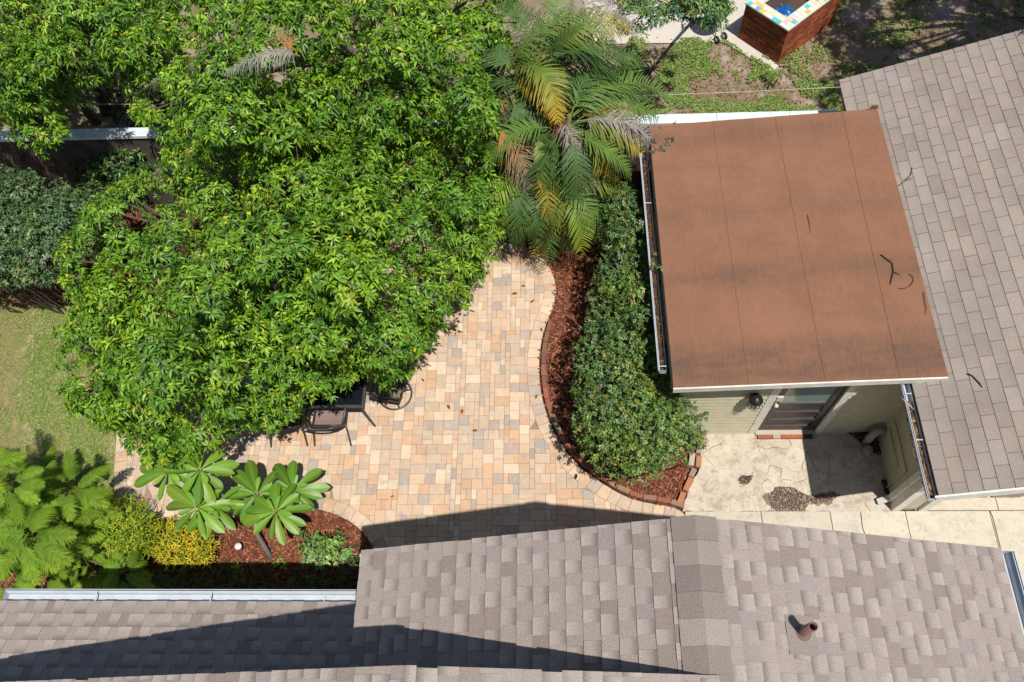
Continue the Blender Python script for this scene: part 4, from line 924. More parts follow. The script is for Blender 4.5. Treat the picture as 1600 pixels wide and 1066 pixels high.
for ci, (c, z, n, R) in enumerate(crowns):
    b0 = np.array(origin_of(fern)) + np.array((.02, 0, -.05)); e = G(*c, z - .05); stem.tube([b0, b0 * .5 + e * .5 + np.array((0, 0, .15)), e], [.03, .02, .012], 6, (.17, .14, .08), cap=False); a0 = random.uniform(0, 6.3)
    for k in range(n + 2):
        a = a0 + k * 2 * math.pi / (n + 2) + random.uniform(-.4, .4); r = R * random.uniform(.6, 1.1); b5 = random.uniform(2, 18); feather(fern, (c[0] + b5 * math.cos(a + .5), c[1] + b5 * math.sin(a + .5)), (c[0] + r * math.cos(a), c[1] + r * math.sin(a) * .92), z - .1 * (k % 2), z - random.uniform(.05, .35), ll=.15 * R / 70, n=int(15 + R / 6), bright=random.uniform(.75, 1.15))
stem.build('trunk', M_bark, fern)
def stick_bush(label, poly, zhi, n, L, w, cols, wts, seed, forks=2, name='stick_shrub'):
    rnd = random.Random(seed); xs = [p[0] for p in poly]; ys = [p[1] for p in poly]; mb = MB(); cnt = 0; c0 = G(np.mean(xs), np.mean(ys), 0)
    o = thing(name, label, 'shrub', tuple(c0))
    while cnt < n:
        p = (rnd.uniform(min(xs), max(xs)), rnd.uniform(min(ys), max(ys)))
        if not in_poly(p, poly): continue
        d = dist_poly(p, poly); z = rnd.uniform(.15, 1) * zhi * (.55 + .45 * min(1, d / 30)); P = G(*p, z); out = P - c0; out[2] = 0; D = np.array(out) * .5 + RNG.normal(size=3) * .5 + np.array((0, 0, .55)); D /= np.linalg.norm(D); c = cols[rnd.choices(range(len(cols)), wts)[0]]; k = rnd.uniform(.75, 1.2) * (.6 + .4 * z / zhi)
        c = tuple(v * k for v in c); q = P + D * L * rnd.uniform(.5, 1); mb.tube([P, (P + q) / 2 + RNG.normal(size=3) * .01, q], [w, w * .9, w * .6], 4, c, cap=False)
        for _ in range(forks):
            D2 = D + RNG.normal(size=3) * .55; D2 /= np.linalg.norm(D2); q2 = q + D2 * L * rnd.uniform(.4, .8); mb.tube([q, q2], [w * .75, w * .45], 4, tuple(min(1, v * 1.12) for v in c), cap=False)
        cnt += 1
    for _ in range(12):
        e = G(*poly[rnd.randrange(len(poly))], zhi * .5); e = c0 * .5 + e * .5; e[2] = zhi * .5; mb.tube([c0 + RNG.normal(size=3) * np.array((.1, .1, 0)), e], [.015, .008], 5, (.15, .14, .06), cap=False)
    mb.build('sticks', M_leaf, o); return o
stick_bush('yellow green pencil stick shrub tangled at the corner of the patio', [(150, 800), (175, 778), (215, 785), (245, 815), (238, 862), (200, 885), (155, 872), (140, 835)], .95, 1500, .13, .0068, [(.36, .50, .04), (.52, .58, .05), (.22, .36, .04)], (4, 3, 2), 31)
stick_bush('golden yellow stick shrub beside the red mulch bed', [(245, 820), (300, 815), (338, 850), (325, 880), (270, 885), (238, 868)], .7, 850, .11, .009, [(.78, .58, .03), (.62, .58, .04), (.30, .40, .04)], (4, 3, 3), 32)
stick_bush('dull green stick shrub in the shade along the house gutter', [(150, 890), (345, 885), (350, 925), (150, 925)], .45, 420, .12, .006, [(.17, .22, .04), (.10, .15, .03)], (2, 3), 33)
plum = thing('plumeria', 'plumeria with rosettes of long glossy leaves over the mulch bed', 'tree', tuple(G(425, 876, 0)))
ROS = [((263, 737), 1.25, 9, 62), ((313, 735), 1.45, 10, 64), ((309, 793), 1.30, 8, 60), ((334, 790), 1.2, 8, 58), ((402, 772), 1.2, 9, 58), ((458, 766), 1.2, 9, 56), ((431, 800), 1.45, 11, 62)]
mb = MB(); b0 = G(425, 876, 0); b1 = G(402, 836, .35); b2 = G(398, 820, .5); br = (.20, .165, .14)
mb.tube([b0 - np.array((0, 0, .05)), (b0 + b1) / 2 + np.array((.01, 0, .03)), b1, b2], [.045, .04, .036, .032], 9, br)
f2 = G(372, 800, .75)
for (c, z, n, R) in ROS:
    s = f2 if c[0] < 360 else b2; e = G(*c, z - .03); mb.tube([s, s * .5 + e * .5 + np.array((0, 0, .04)), e], [.026, .021, .02], 7, br)
mb.tube([b2, b2 * .5 + f2 * .5, f2], [.03, .028, .026], 7, br); mb.build('trunk', M_bark, plum)
for (c, z, n, R) in ROS:
    ctr = G(*c, z); a0 = random.uniform(0, 6.3)
    m = MB(); 
    for k in range(4): a = random.uniform(0, 6.3); m.tube([ctr - np.array((0, 0, .03)), ctr + np.array((math.cos(a) * .03, math.sin(a) * .03, .05))], [.008, .004], 5, (.45, .38, .10))
    m.build('bud', M_attr, plum)
    for k in range(n + 5):
        a = a0 + k * 2.39996; inner = k >= n + 1; r = R * (.82 if z > 1.4 else .9) * (random.uniform(.42, .6) if inner else random.uniform(.78, 1.1)); tip = G(c[0] + r * math.cos(a), c[1] + r * math.sin(a) * .92, z - (0 if inner else random.uniform(.02, .16))); D = tip - ctr; L = np.linalg.norm(D); D = D / L; D[2] += .18 + (.3 if inner else 0)
        dr_ = random.uniform(.1, .4); g = np.array(random.choice([(.13, .22, .018), (.095, .21, .016), (.095, .21, .016), (.12, .245, .02), (.075, .17, .014)])) * random.uniform(.85, 1.2) * (1.25 if inner else 1)
        pr = lambda t: float(np.interp(t, [0, .12, .3, .55, .75, .9, 1], [.10, .22, .55, .92, 1.0, .72, .06]))
        N = np.array((0, 0, 1.)) + RNG.normal(size=3) * .25
        V, Q, C = blades((ctr + D * .03)[None], D[None], N[None], np.array([L]), np.array([L * random.uniform(.28, .35)]), (g * 1.1)[None], g[None], 9, 5, droop=dr_, prof=pr, fold=random.uniform(.15, .5))
        C = C.reshape(-1, 5, 3); C[:, 2] = C[:, 2] * .75 + np.array((.30, .38, .10)) * .25; lf = qmesh('leaf', V, Q, C.reshape(-1, 3), M_leaf, plum, smooth=True)
bush('leafy_shrub', 'light green fleshy leaved shrub at the right end of the mulch bed', [(470, 835), (500, 828), (540, 840), (545, 880), (505, 890), (472, 872)], .25, .6, 25, 16, .13, .2, 90, 8, .085, .034, [(.18, .32, .08), (.24, .38, .12), (.13, .24, .06)], (3, 2, 3), 41, mat=M_leaf)
bush('leafy_shrub', 'dark low planting in the shade between the mulch bed and the house', [(350, 885), (470, 893), (560, 850), (585, 868), (566, 925), (350, 925)], .15, .35, 25, 20, .12, .2, 34, 8, .08, .034, [(.07, .12, .035), (.05, .09, .03)], (2, 2), 42)
for (p, lab) in (((375, 886), 'small bright seedling in the mulch below the white garden light'), ((438, 880), 'tiny seedling in the mulch right of the plumeria trunk')):
    o = thing('seedling', lab, 'plant', tuple(G(*p, 0))); n = 12; a = RNG.uniform(0, 6.3, n); D = np.column_stack([np.cos(a), np.sin(a), RNG.uniform(.3, 1.4, n)]); V, Q, C = leaf5(np.tile(G(*p, .06), (n, 1)) + RNG.normal(size=(n, 3)) * .03, D, np.tile((0, 0, 1.), (n, 1)), .12, .045, palette(n, [(.14, .28, .03), (.22, .36, .04)], (1, 1))); qmesh('leaf_tuft', V, Q, C, M_leaf, o)
bush('small_tree', 'airy small leaved tree at the top centre over the neighbour concrete', [(955, -60), (1150, -60), (1142, 18), (1120, 55), (1100, 38), (1072, 45), (1050, 22), (1010, 50), (985, 60), (962, 40)], 2.6, 3.4, 40, 22, .2, .34, 260, 8, .085, .028, [(.13, .24, .05), (.09, .18, .06), (.22, .30, .09), (.06, .15, .07)], (3, 3, 2, 2), 43, mat=M_leaf, cat_='tree', trunk=(G(1085, 30, 0), G(1080, 20, 1.9)), yel=((.45, .4, .12), .05), squash=.6)
# shade tree standing beyond the cottage; its dapple falls on the neighbour's yard
lob = [(np.array((random.uniform(7.4, 14), random.uniform(9.4, 14.5), random.uniform(5.4, 7.2))), random.uniform(.4, .62), 50) for _ in range(115)]
lob = [l for l in lob if not inframe(l[0], 130)]
o = thing('shade_tree', 'tall tree behind the cottage that dapples the yard at the upper right', 'tree', (11, 13.2, 0)); mb = MB(); branches((11, 13.2, 0), (10.6, 12.8, 3.5), lob, .17, mb); mb.build('trunk', M_bark, o)
V, Q, C = foliage(lob, 34, 9, .16, .055, LEAFC, (4, 4, 3, 2, 1)); qmesh('crown', V, Q, C, M_leaf, o)

# ------------------------------------------------------------------ mulch, grass, ground cover
BEDR = P2([(812, 384), (860, 395), (930, 380), (1000, 330), (1045, 560), (1100, 600), (1112, 690), (1076, 755), (1068, 797), (985, 778), (918, 738), (880, 699), (857, 655), (845, 610), (843, 560), (851, 515), (866, 475), (867, 440), (845, 402)])
BEDR = [(min(p[0], SX0 + .02) if p[1] > SY0 else p[0], p[1]) for p in BEDR]
sheet('mulch_bed', BEDR, .012, M_mulch)
BEDL = P2([(150, 830), (250, 812), (330, 815), (420, 800), (475, 794), (520, 803), (556, 822), (580, 850), (602, 886), (610, 960), (-100, 960), (-100, 830)])
sheet('mulch_bed', BEDL, .012, M_mulch)
BEDH = P2([(-150, 330), (230, 330), (200, 440), (130, 470), (60, 480), (-150, 485)])
sheet('mulch_bed', BEDH, .008, M_mulch)
def chips(name, poly, n, seed, z=.015):
    r = np.random.default_rng(seed); a = np.array(poly); lo, hi = a.min(0), a.max(0); P = []
    while len(P) < n:
        for p in r.uniform(lo, hi, (2000, 2)):
            if in_poly(p, poly): P.append(p)
    P = np.column_stack([np.array(P[:n]), r.uniform(z, z + .035, n)]); th = r.uniform(0, 6.3, n); D = np.column_stack([np.cos(th), np.sin(th), r.normal(size=n) * .3]); N = unit(np.array((0, 0, 1.)) + r.normal(size=(n, 3)) * .45)
    C = np.array([(.24, .088, .052), (.33, .14, .08), (.16, .06, .038), (.40, .21, .125), (.09, .045, .035)])[r.choice(5, n, p=[.35, .28, .2, .09, .08])] * r.uniform(.75, 1.25, (n, 1))
    V, Q, Cc = blades(P, D, N, r.uniform(.025, .075, n), r.uniform(.01, .024, n), C, C, 1, 2, droop=0, prof=lambda t: 1.0); tag(qmesh(name, V, Q, Cc, M_chip), kind='stuff')
chips('mulch_chips', BEDR, 11000, 1, .018); chips('mulch_chips', BEDL, 9000, 2, .018); chips('mulch_chips', BEDH, 3000, 3)
litter_bed = P2([(985, 60), (1130, 62), (1212, 112), (1300, 20), (1640, -30), (1640, 110), (1320, 182), (1020, 186)])
chips('leaf_litter', litter_bed, 2600, 12, .005)
def vnoise(x, y, s, o=0): return noise.noise(Vector((x * s + o, y * s - o, o * .37)))
def scatter_grass(name, poly, n, seed, cols, wts, h, thr=-9, s=1.1, mat=None, w=.006):
    r = np.random.default_rng(seed); a = np.array(poly); lo, hi = a.min(0), a.max(0); P = []; t0 = 0
    while len(P) < n and t0 < 60:
        t0 += 1
        for p in r.uniform(lo, hi, (4000, 2)):
            if in_poly(p, poly) and vnoise(p[0], p[1], s, seed) + .35 * vnoise(p[0], p[1], s * 4, seed) + r.normal() * .12 > thr: P.append(p)
    P = np.array(P[:n]); n = len(P); P = np.column_stack([P, np.zeros(n)]); th = r.uniform(0, 6.3, n); D = np.column_stack([np.cos(th), np.sin(th), r.uniform(.25, 1.2, n)]); N = np.column_stack([-np.cos(th), -np.sin(th), np.ones(n)])
    C = np.array(cols)[r.choice(len(cols), n, p=np.array(wts) / sum(wts))] * r.uniform(.75, 1.25, (n, 1)); V, Q, Cc = blades(P, D, N, r.uniform(.6, 1.3, n) * h, w, C * .75, C, 2, 2, droop=.4); return tag(qmesh(name, V, Q, Cc, mat or M_leaf), kind='stuff')
LAWNV = P2([(-60, 462), (195, 462), (190, 640), (182, 780), (150, 830), (-60, 840)])
scatter_grass('grass', LAWNV, 30000, 4, [(.22, .31, .06), (.32, .36, .10), (.48, .38, .20), (.14, .23, .045)], (4, 2.5, 1.5, 2.5), .055, thr=.02, w=.008)
scatter_grass('dry_grass', LAWNV, 14000, 14, [(.50, .38, .22), (.40, .30, .17), (.30, .30, .10)], (3, 2, 1), .04, thr=.0, mat=M_dry)
scatter_grass('grass', LAWNV, 6000, 15, [(.16, .27, .045), (.20, .32, .05)], (1, 1), .085, thr=.22, s=2.2, w=.009)
YARDV = P2([(985, 60), (1130, 62), (1212, 112), (1300, 130), (1320, 182), (1020, 186), (950, 150)])
def cover(name, poly, n, seed, thr, L, W, cols, wts, s=1.5):
    r = np.random.default_rng(seed); a = np.array(poly); lo, hi = a.min(0), a.max(0); P = []; t0 = 0
    while len(P) < n and t0 < 40:
        t0 += 1
        for p in r.uniform(lo, hi, (3000, 2)):
            if in_poly(p, poly) and vnoise(p[0], p[1], s, seed) + .4 * vnoise(p[0], p[1], s * 3, seed) > thr: P.append(p)
    P = np.array(P[:n]); n = len(P); hgt = np.array([.02 + .12 * max(0, vnoise(p[0], p[1], s, seed)) for p in P]); P = np.column_stack([P, hgt * r.uniform(.3, 1, n)]); th = r.uniform(0, 6.3, n); D = np.column_stack([np.cos(th), np.sin(th), r.uniform(-.1, .7, n)]); N = unit(np.array((0, 0, 1.)) + r.normal(size=(n, 3)) * .35); C = np.array(cols)[r.choice(len(cols), n, p=np.array(wts) / sum(wts))] * r.uniform(.75, 1.25, (n, 1))
    V, Q, Cc = leaf5(P, D, N, L * r.uniform(.7, 1.3, n), W * r.uniform(.7, 1.3, n), C); return tag(qmesh(name, V, Q, Cc, M_leaf), kind='stuff')
GC = [(.12, .22, .035), (.17, .27, .05), (.24, .27, .09), (.30, .20, .11)]
cover('ground_cover', YARDV, 16000, 5, -.06, .055, .028, GC, (4, 3, 2, .8)); cover('ground_cover', P2([(1190, 90), (1330, -20), (1640, -20), (1640, 120), (1310, 150)]), 8000, 6, .16, .06, .03, GC, (3, 2, 2, 2.5))
scatter_grass('grass', P2([(-50, 60), (260, 60), (260, 200), (-50, 200)]), 9000, 7, [(.24, .27, .05), (.15, .22, .04), (.40, .28, .12)], (3, 3, 1.3), .07, thr=-.25)
scatter_grass('dry_grass', P2([(985, 60), (1640, -30), (1640, 120), (1320, 182), (1020, 186)]), 9000, 8, [(.30, .24, .13), (.22, .17, .09), (.16, .20, .06)], (3, 2, 2), .05, thr=-.3, mat=M_dry)
bush('weed_clump', 'dark green weed clump growing in the bare ground behind the wall', [(992, 85), (1030, 85), (1035, 115), (1000, 118)], .12, .3, 20, 14, .12, .17, 34, 8, .06, .026, [(.05, .10, .03), (.08, .14, .04)], (2, 2), 51)
bush('weed_clump', 'bright green weed clump at the end of the neighbour path', [(1195, 108), (1218, 106), (1222, 128), (1200, 130)], .1, .22, 20, 11, .1, .14, 34, 8, .06, .028, [(.13, .27, .03), (.17, .31, .04)], (2, 2), 52)

# ------------------------------------------------------------------ brick edging
edging = thing('brick_edging', 'curved row of red bricks edging the shrub bed beside the patio', 'edging', tuple(G(900, 735, 0)))
path = resample(OUT, .02); e = offset(path, -.07); keep = [p for p in e if (PX((*p, 0))[0] > 835 and 505 < PX((*p, 0))[1] < 796)]
keep = np.array(keep); keep = keep[np.argsort(-keep[:, 1])]; seg = np.concatenate([[0], np.cumsum(np.hypot(*np.diff(keep, axis=0).T))]); s = 0
BR = [(.35, .15, .095), (.30, .12, .08), (.40, .20, .125), (.25, .12, .09), (.38, .27, .19)]
def brick(parent, c, a, sz=(.205, .08, .075), col=None, z=.02):
    mb = MB(); col = col or tuple(v * random.uniform(.8, 1.15) for v in random.choice(BR)); h = sz[2] + random.uniform(-.008, .012); bv = .006
    P = [(-sz[0] / 2, -sz[1] / 2), (sz[0] / 2, -sz[1] / 2), (sz[0] / 2, sz[1] / 2), (-sz[0] / 2, sz[1] / 2)]; P = [(c[0] + x * math.cos(a) - y * math.sin(a), c[1] + x * math.sin(a) + y * math.cos(a)) for x, y in P]; chamfer_prism(mb, P, 0, z + h, col, .008); mb.build('brick', M_brick, parent)
while s + .205 < seg[-1]:
    a = np.array([np.interp(s, seg, keep[:, k]) for k in (0, 1)]); b = np.array([np.interp(s + .205, seg, keep[:, k]) for k in (0, 1)]); d = b - a; brick(edging, (a + b) / 2, math.atan2(d[1], d[0]) + random.uniform(-.04, .04)); s += .213
edg2 = thing('brick_edging', 'loose orange bricks laid between the mulch and the cracked concrete', 'edging', tuple(G(1070, 755, 0)))
for (p, q, c) in (((1060, 790), (1067, 772), (.50, .22, .11)), ((1069, 770), (1079, 749), (.48, .20, .11)), ((1078, 748), (1084, 735), (.36, .26, .2)), ((1089.5, 733), (1091, 715), (.50, .23, .11)), ((1078.5, 731), (1081, 711), (.55, .47, .38)), ((1090, 712), (1096, 690), (.40, .30, .24)), ((1096, 690), (1101, 676), (.36, .26, .2))):
    a, b = G(*p)[:2], G(*q)[:2]; d = b - a; brick(edg2, (a + b) / 2, math.atan2(d[1], d[0]), (np.hypot(*d) * .95, .085, .07), tuple(v * random.uniform(.92, 1.08) for v in c), .035)
# debris in the broken concrete and leaves in the corner
def grit(name, poly, n, seed, cols, smin=.008, smax=.03, z=.02):
    r = random.Random(seed); a = np.array(poly); lo, hi = a.min(0), a.max(0); mb = MB(); k = 0
    while k < n:
        p = (r.uniform(lo[0], hi[0]), r.uniform(lo[1], hi[1]))
        if not in_poly(p, poly): continue
        s_ = r.uniform(smin, smax); c = r.choice(cols); kk = r.uniform(.7, 1.25); mb.box((*p, z + r.uniform(-.01, .02)), (s_ * r.uniform(.7, 1.6), s_, s_ * .6), tuple(v * kk for v in c), rz=r.uniform(0, 3)); k += 1
    return mb.build(name, M_dirt, kind='stuff')
grit('rubble', HOLE, 2600, 3, [(.20, .14, .11), (.14, .10, .085), (.40, .34, .28), (.24, .13, .09)], .005, .02, .045)
grit('leaf_litter', P2([(1322, 676), (1362, 674), (1378, 716), (1352, 700)]), 420, 4, [(.10, .08, .06), (.06, .045, .035), (.22, .2, .17)], .01, .035, .06)
grit('leaf_litter', P2([(1376, 752), (1392, 756), (1396, 790), (1380, 770)]), 200, 5, [(.07, .05, .04), (.14, .10, .07)], .01, .03, .06)
grit('leaf_litter', P2([(1152, 747), (1174, 745), (1172, 758), (1156, 758)]), 60, 6, [(.10, .07, .05), (.16, .12, .09)], .008, .03, .06)
# ------------------------------------------------------------------ patio furniture
def V3(*a): return np.array(a, float)
TR = G(569, 637, .72); TW, TD = 1.65, 1.0; tx0, ty0 = TR[0] - TW, TR[1]
table = thing('patio_table', 'rectangular patio table with dark glass top under the tree', 'table', (TR[0] - TW / 2, TR[1] + TD / 2, PZ))
mb = MB(); z = .72
mb.bar((tx0, ty0 + .02, z), (TR[0], ty0 + .02, z), .045, .035); mb.bar((tx0, ty0 + TD - .02, z), (TR[0], ty0 + TD - .02, z), .045, .035); mb.bar((tx0 + .02, ty0 + .043, z), (tx0 + .02, ty0 + TD - .043, z), .045, .035); mb.bar((TR[0] - .02, ty0 + .043, z), (TR[0] - .02, ty0 + TD - .043, z), .045, .035); mb.build('table_frame', M_char, table)
mb = MB(); mb.mm((tx0 + .043, ty0 + .043, z - .005), (TR[0] - .043, ty0 + TD - .043, z + .008)); mb.build('tabletop', M_tglass, table)
for sx in (0, 1):
    for sy in (0, 1):
        cx, cy = (TR[0] - .04 if sx else tx0 + .04), (ty0 + TD - .04 if sy else ty0 + .04); ox, oy = (.09 if sx else -.09), (.09 if sy else -.09); mb = MB()
        mb.tube([(cx, cy, z), (cx - ox * .6, cy - oy * .6, .42), (cx, cy, .18), (cx + ox, cy + oy, PZ + .012)], [.018, .018, .018, .016], 8); mb.build('leg', M_char, table)
def sling_chair(label, grp):
    o = thing('sling_chair', label, 'chair', (0, 0, 0), grp); w = .265
    m = MB(); n = 6
    seat = [(-.22, .40), (-.1, .375), (.1, .38), (.27, .425)]; back = [(-.22, .40), (-.32, .62), (-.45, .90)]
    for ln, nm in ((seat, 'seat'), (back, 'backrest')):
        m = MB()
        for i in range(len(ln) - 1):
            for j in range(n):
                xa, xb = -w + .02 + j * (2 * w - .04) / n, -w + .02 + (j + 1) * (2 * w - .04) / n
                sag = lambda x: -.018 * (1 - (x / w) ** 2)
                q = [(xa, ln[i][0] , ln[i][1] + sag(xa)), (xb, ln[i][0], ln[i][1] + sag(xb)), (xb, ln[i + 1][0], ln[i + 1][1] + sag(xb)), (xa, ln[i + 1][0], ln[i + 1][1] + sag(xa))]
                m.poly(q); m.poly([tuple(np.array(p) + (0, .004, -.006)) for p in reversed(q)])
        m.build(nm, M_sling, o)
    m = MB()
    for s in (-1, 1): m.tube([(s * w, .29, .43), (s * w, .1, .39), (s * w, -.2, .40), (s * w, -.32, .63), (s * w, -.46, .93)], .015, 8)
    m.tube([(-w, -.46, .93), (-w * .5, -.48, .90), (0, -.485, .89), (w * .5, -.48, .90), (w, -.46, .93)], .016, 8); m.tube([(-w, .29, .43), (w, .29, .43)], .013, 8); m.tube([(-w, -.21, .39), (w, -.21, .39)], .013, 8); m.build('frame', M_char, o)
    for s in (-1, 1):
        m = MB(); m.tube([(s * w, -.27, .56), (s * (w + .035), -.2, .655), (s * (w + .045), .05, .66), (s * (w + .04), .24, .645)], [.016, .02, .02, .016], 8); m.build('armrest', M_char, o)
        m = MB(); m.tube([(s * (w + .04), .24, .645), (s * (w + .03), .25, .4), (s * (w + .045), .31, PZ)], .015, 8); m.build('leg', M_char, o)
        m = MB(); m.tube([(s * w, -.19, .42), (s * (w + .02), -.30, .22), (s * (w + .035), -.43, PZ)], .015, 8); m.build('leg', M_char, o)
    return o
def copy_tree(o, label):
    def cp(x, par):
        c = x.copy(); COL.objects.link(c); c.parent = par
        for ch in x.children: cp(ch, c)
        return c
    r = cp(o, None); r['label'] = label; return r
ch = sling_chair('dark sling chair at the near side of the table, its back fully in view', 'sling chairs at the patio table')
def put(o, px, dx=0.0, rz=0.0):
    p = G(*px, 0); o.location = (p[0] + dx, p[1] + .43, 0); o.rotation_euler = (0, 0, rz)
c2_ = copy_tree(ch, 'dark sling chair half hidden by leaves, left of the fully visible one')
put(ch, (521, 698)); put(c2_, (452, 699), 0, .03)
# swivel chair on a ring
RC = G(618, 617, PZ); sw = thing('swivel_chair', 'dark swivel sling chair on a round ring base at the right end of the table', 'chair', (0, 0, 0)); rr = .275
m = MB(); m.tube([(rr * math.cos(a), rr * math.sin(a), PZ + .018) for a in np.linspace(0, 2 * math.pi, 40, endpoint=False)], .016, 8, closed=True); rb = m.build('ring_base', M_char, sw)
for k in range(4):
    a = k * math.pi / 2 + .5; m = MB(); m.tube([(.26 * math.cos(a), .26 * math.sin(a), PZ + .02), (.13 * math.cos(a), .13 * math.sin(a), .09), (0, 0, .16)], .013, 8); m.build('spoke', M_char, rb)
m = MB(); m.lathe((0, 0, .1), [(.03, 0), (.03, .25), (.06, .26), (.06, .28), (0, .28)], 14); m.box((0, 0, .375), (.22, .22, .02)); m.build('pedestal', M_char, sw)
w = .265
for nm, ln in (('seat', [(.27, .43), (.1, .395), (-.1, .39), (-.22, .41)]), ('backrest', [(-.22, .41), (-.28, .6), (-.33, .88)])):
    m = MB()
    for i in range(len(ln) - 1):
        for j in range(6):
            xa, xb = -w + .02 + j * (2 * w - .04) / 6, -w + .02 + (j + 1) * (2 * w - .04) / 6; q = [(xa, ln[i][0], ln[i][1]), (xb, ln[i][0], ln[i][1]), (xb, ln[i + 1][0], ln[i + 1][1]), (xa, ln[i + 1][0], ln[i + 1][1])]; m.poly(q); m.poly([tuple(np.array(p) + (0, .004, -.006)) for p in reversed(q)])
    m.build(nm, M_sling, sw)
m = MB()
for s in (-1, 1): m.tube([(s * w, .29, .43), (s * w, .05, .395), (s * w, -.21, .41), (s * w, -.28, .62), (s * w, -.34, .91)], .015, 8)
m.tube([(-w, -.34, .91), (0, -.37, .885), (w, -.34, .91)], .014, 8); m.tube([(-w, .29, .43), (w, .29, .43)], .013, 8); m.tube([(-w, -.21, .40), (w, -.21, .40)], .013, 8); m.build('frame', M_char, sw)
for s in (-1, 1): m = MB(); m.tube([(s * w, -.26, .56), (s * (w + .04), -.18, .65), (s * (w + .045), .1, .655), (s * (w + .02), .25, .6), (s * w, .2, .41)], .017, 8); m.build('armrest', M_char, sw)
sw.location = (RC[0], RC[1], 0); sw.rotation_euler = (0, 0, math.radians(80))

# garden light
p = G(371, 853, .28); gl_ = thing('garden_light', 'small white topped garden light standing in the red mulch', 'light', (p[0], p[1], 0))
m = MB(); m.lathe((p[0], p[1], 0), [(.012, 0), (.012, .16), (.0, .16)], 8); m.build('stake', M_dark, gl_)
m = MB(); m.lathe((p[0], p[1], .16), [(.03, 0), (.036, .02), (.036, .08), (.03, .085)], 14, (.45, .48, .5)); m.build('lens', M_attr, gl_)
m = MB(); m.lathe((p[0], p[1], .245), [(.052, 0), (.052, .012), (.045, .022), (.0, .03)], 18); m.build('light_cap', M_white, gl_)

# sticks on the roofs
def stick(label, pts, n, c, r=.009, extra=()):
    P = [GP(x, y, n, c + .012) + V3(0, 0, .012) for x, y in pts]; o = thing('twig', label, 'twig', tuple(P[0]), 'twigs lying on the roofs'); col = (.085, .06, .045); P = [p_ + RNG.normal(size=3) * np.array((.006, .006, .002)) for p_ in P]; r = r * .8
    m = MB(); m.tube(P, [r] * (len(P) - 1) + [r * .5], 6, col); b = m.build('stem', M_bark, o)
    for ex in extra: m = MB(); m.tube([GP(x, y, n, c + .012) + V3(0, 0, .012) for x, y in ex], [r * .8, r * .5], 6, col); m.build('side_twig', M_bark, o)
stick('forked dark stick on the brown roof near its right side', [(1375, 399), (1386, 406), (1393, 411), (1396, 426), (1393, 437), (1391, 446)], nS, cS, .011, [[(1396, 426), (1406, 430)], [(1388, 408), (1393, 405)]])
stick('thin curled twig on the brown roof right of the forked stick', [(1420, 428), (1426, 434), (1427, 440), (1422, 447), (1412, 451), (1403, 452)], nS, cS, .006)
stick('straight thin twig by the lower right edge of the brown roof', [(1441, 457), (1444, 470), (1446, 482), (1446, 492)], nS, cS, .006)
stick('short thin twig lying alone in the middle of the brown roof', [(1262, 336), (1264, 350), (1267, 366)], nS, cS, .005)
stick('pale twig with dry leaves where the brown roof meets the grey tabs', [(1403, 291), (1415, 283), (1422, 273), (1425, 263)], nC, cC, .007, [[(1412, 284), (1424, 280)]])
stick('bent dark stick lying on the grey tab shingles', [(1511, 584), (1520, 588), (1529, 597), (1534, 607)], nC, cC, .011)
m = MB(); o = thing('twig', 'pale broken twig caught across the cottage gutter', 'twig', tuple(G(1415, 625, 2.5)), 'twigs lying on the roofs')
m.tube([G(1408, 622, 2.5), G(1418, 630, 2.52), G(1428, 640, 2.5)], [.008, .007, .004], 6, (.45, .42, .38)); m.build('stem', M_attr, o)

# fallen leaves
for (px, py), lab in (((818, 447), 'brown leaf highest up on the round head of the patio'), ((804, 459), 'tiny brown leaf left of the other leaves on the patio head'), ((832, 471), 'dark brown leaf on a grey paver at the patio head'), ((846, 515), 'broad brown leaf where the patio edge curves towards the bricks'), ((701, 636), 'orange brown leaf alone in the middle of the patio'), ((722, 643), 'greenish dry leaf right of the middle of the patio'), ((742, 673), 'tiny red leaf below the middle of the patio'), ((613, 776), 'brown leaf near the roof shadow at the lower left of the patio'), ((838, 620), 'dark speck of a leaf beside the narrowest part of the brick edging'), ((661, 594), 'small red leaf right of the swivel chair ring'), ((905, 727), 'dark leaf lying against the brick edging, topmost of three'), ((900, 745), 'dark leaf on the kerb pavers, lowest of three by the edging'), ((919, 735), 'dark leaf on the kerb pavers, rightmost of three by the edging')):
    c = G(px, py, PZ + .012); a = random.uniform(0, 6.3); L = random.uniform(.03, .055); dk = px > 895
    o = thing('fallen_leaf', lab, 'leaf', tuple(c), 'dry leaves fallen on the patio')
    D = V3(math.cos(a), math.sin(a), .1); cc = np.array([(.25, .10, .03) if not dk else (.05, .035, .04)])
    V, Q, C = blades(c[None] - D * L, D[None], V3(0, 0, 1)[None], np.array([2 * L]), np.array([L * .9]), cc, cc * .7, 4, 3, droop=-.15, prof=lambda t: math.sin(math.pi * (.08 + .88 * t)), fold=.9); qmesh('blade', V, Q, C, M_dry, o)

# cable behind the wall
ca, cb = GP(1316, 136, nC, cC + .03), G(0, 156, 2.5); o = thing('cable', 'thin grey cable strung behind the boundary wall to the cottage roof corner', 'cable', tuple(ca)); m = MB()
ts = np.linspace(0, 1, 24); m.tube([ca + (cb + (cb - ca) * .12 - ca) * t - V3(0, 0, 1.0 * t * (1 - t) * .8) for t in ts], .0045, 6, (.45, .44, .42)); m.build('wire', M_attr, o)

